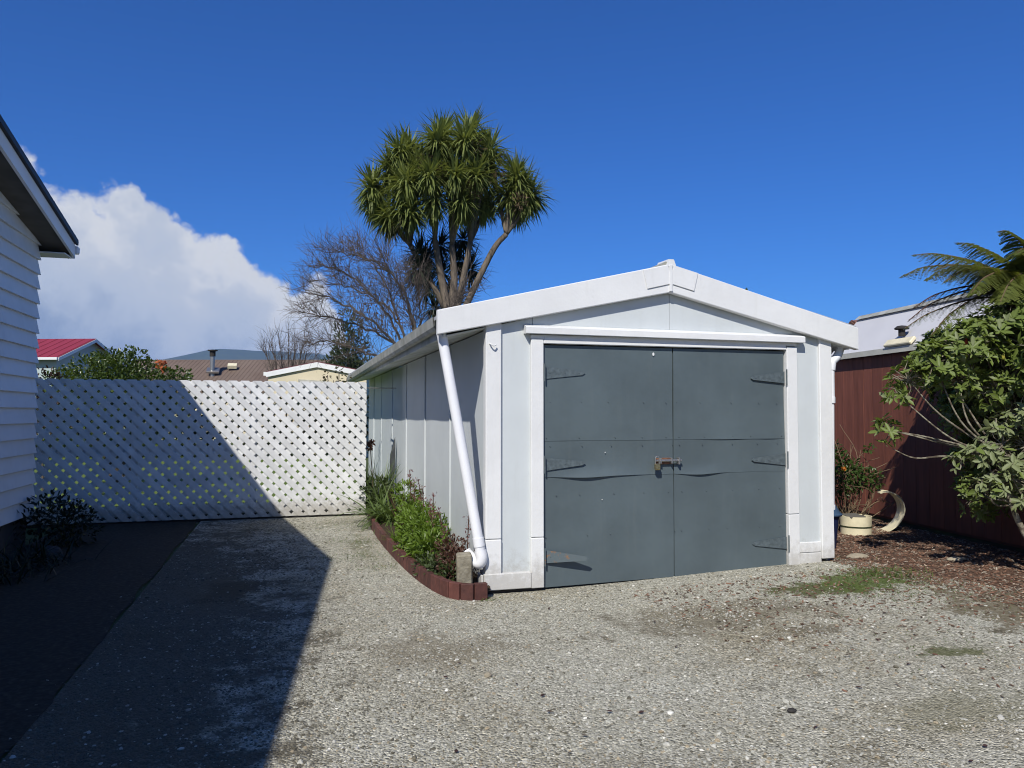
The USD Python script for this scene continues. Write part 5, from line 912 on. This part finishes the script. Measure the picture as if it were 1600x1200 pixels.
for k, (c, r_, lab) in enumerate([((6.35, 5.05, 0.15), (0.11, 0.08, 0.07), 'pale rough stone at the foot of the rhododendron'), ((6.18, 4.95, 0.13), (0.07, 0.06, 0.05), 'smaller pale stone beside the rough stone'), ((6.05, 5.85, 0.12), (0.10, 0.06, 0.03), 'flat pale stone lying in the mulch'),
                                   ((5.3, 6.28, 0.11), (0.12, 0.05, 0.035), 'flat grey stone by the right garage corner'), ((-2.38, 9.0, 0.06), (0.12, 0.10, 0.08), 'dull stone in the shaded plants by the house'), ((1.10, 4.3, 0.01), (0.022, 0.018, 0.016), 'small yellowish pebble alone on the gravel'), ((2.42, 3.35, 0.02), (0.024, 0.018, 0.012), 'dark pebble in front of the right door')]):
    obj('stone', rock(c, r_, k + 2), (STONE if k not in (4, 6) else FOUND if k == 4 else DARK), smooth=True, label=lab, cat='stone', group='loose stones')
# weeds and moss on the drive, dark plants along the house
WEED = leafmat('weed_leaf', [(0, (0.090, 0.128, 0.030)), (0.6, (0.165, 0.225, 0.060)), (1, (0.300, 0.315, 0.135))], 0.55, 0.25)
pts = [(5.05, 5.62, 0.2, 700, .07), (4.7, 5.45, 0.3, 1100, .03), (4.15, 5.35, 0.3, 1200, .018), (4.5, 5.1, 0.3, 900, .022), (5.1, 5.3, 0.35, 700, .03), (4.9, 5.1, 0.4, 300, .03), (0.75, 9.2, 0.2, 260, .04), (0.72, 8.2, 0.2, 240, .045), (0.85, 7.6, 0.15, 160, .035), (3.9, 3.8, 0.3, 260, .02), (4.3, 4.4, 0.5, 260, .02), (1.55, 6.05, 0.05, 30, .06), (0.6, 10.6, 0.35, 260, .05), (5.25, 6.3, .2, 160, .05), (3.0, 5.0, .6, 160, .02)]
bs = np.vstack([np.c_[rq.normal(x, s_, n), rq.normal(y, s_ * .7, n)] for x, y, s_, n, h in pts]); hs = np.concatenate([np.full(n, h) for *_, n, h in pts])
ok = ~((bs[:, 0] > 1.5) & (bs[:, 1] > 6.2) & (bs[:, 0] < 5.0)); bs, hs = bs[ok], hs[ok]
obj('weeds', blades(np.c_[bs, ground_z(bs[:, 0], bs[:, 1])], rand_dir(rq, len(bs)) * V(.8, .8, .3) + V(0, 0, .7), hs * rq.uniform(.4, 1.3, len(bs)), 0.004 + 0.05 * hs, rq.uniform(.5, 2, len(bs)), rq, 3), WEED, kind='stuff', label='small green weeds and grass tufts in the gravel')
n = 130; fp = np.c_[rq.uniform(-1, 5.5, n), rq.uniform(2.6, 10.5, n)]; fp = fp[~((fp[:, 0] > 1.0) & (fp[:, 1] > 5.9))]; n = len(fp)
obj('fallen_leaves', leaves(np.c_[fp, ground_z(fp[:, 0], fp[:, 1]) + 0.012], rand_dir(rq, n) * V(1, 1, .2), V(0, 0, 1) + 0.4 * rand_dir(rq, n), rq.uniform(.02, .045, n), .018), leafmat('fallen_leaf', [(0, (0.05, 0.025, 0.02)), (0.7, (0.14, 0.06, 0.045)), (1, (0.2, 0.15, 0.06))], 0.7, 0.1), kind='stuff', label='scattered dead brown leaves on the gravel')
lpn = thing('shade_plant', 'dark leafy plant in the shade at the house corner', 'plant', (-2.45, 9.9, 0))
obj('foliage', bush_leaves(rq, [(-2.5, 10.0, 0.25, 0.3), (-2.35, 9.8, 0.2, 0.28), (-2.6, 9.7, 0.3, 0.3)], 900, 0.07, 0.035), HEDGE, lpn); obj('stems', join([tube([(-2.45, 9.9, 0), (-2.45 + x, 9.9 + y, .3)], .008, 5) for x, y in ((-.1, 0), (.1, .05), (0, -.15))]), DGR, lpn)
lpn = thing('shade_plant', 'dark grassy clump in the shade below the weatherboards', 'plant', (-2.5, 8.6, 0))
tuft(240, (-2.5, 8.6, 0.0), 0.2, 0.2, 0.45, 0.018, 1.6, HEDGE, lpn); tuft(160, (-2.55, 7.9, 0.0), 0.2, 0.2, 0.4, 0.018, 1.6, HEDGE, lpn)

# ------------------------------------------------------------------ haze
HAZE = mat('haze_look', {'v': ('principled_volume', {'color': (0.40, 0.62, 1.0), 'density': 0.9e-4, 'anisotropy': 0.0})}, [], surface=None, volume='v.volume')
obj('haze', (lambda m: (m.vertices, m.faces))(trimesh.creation.box(bounds=[(-9200, -9200, -12), (9200, 9200, 480)])), HAZE, kind='stuff', label='thin bluish air over the valley')
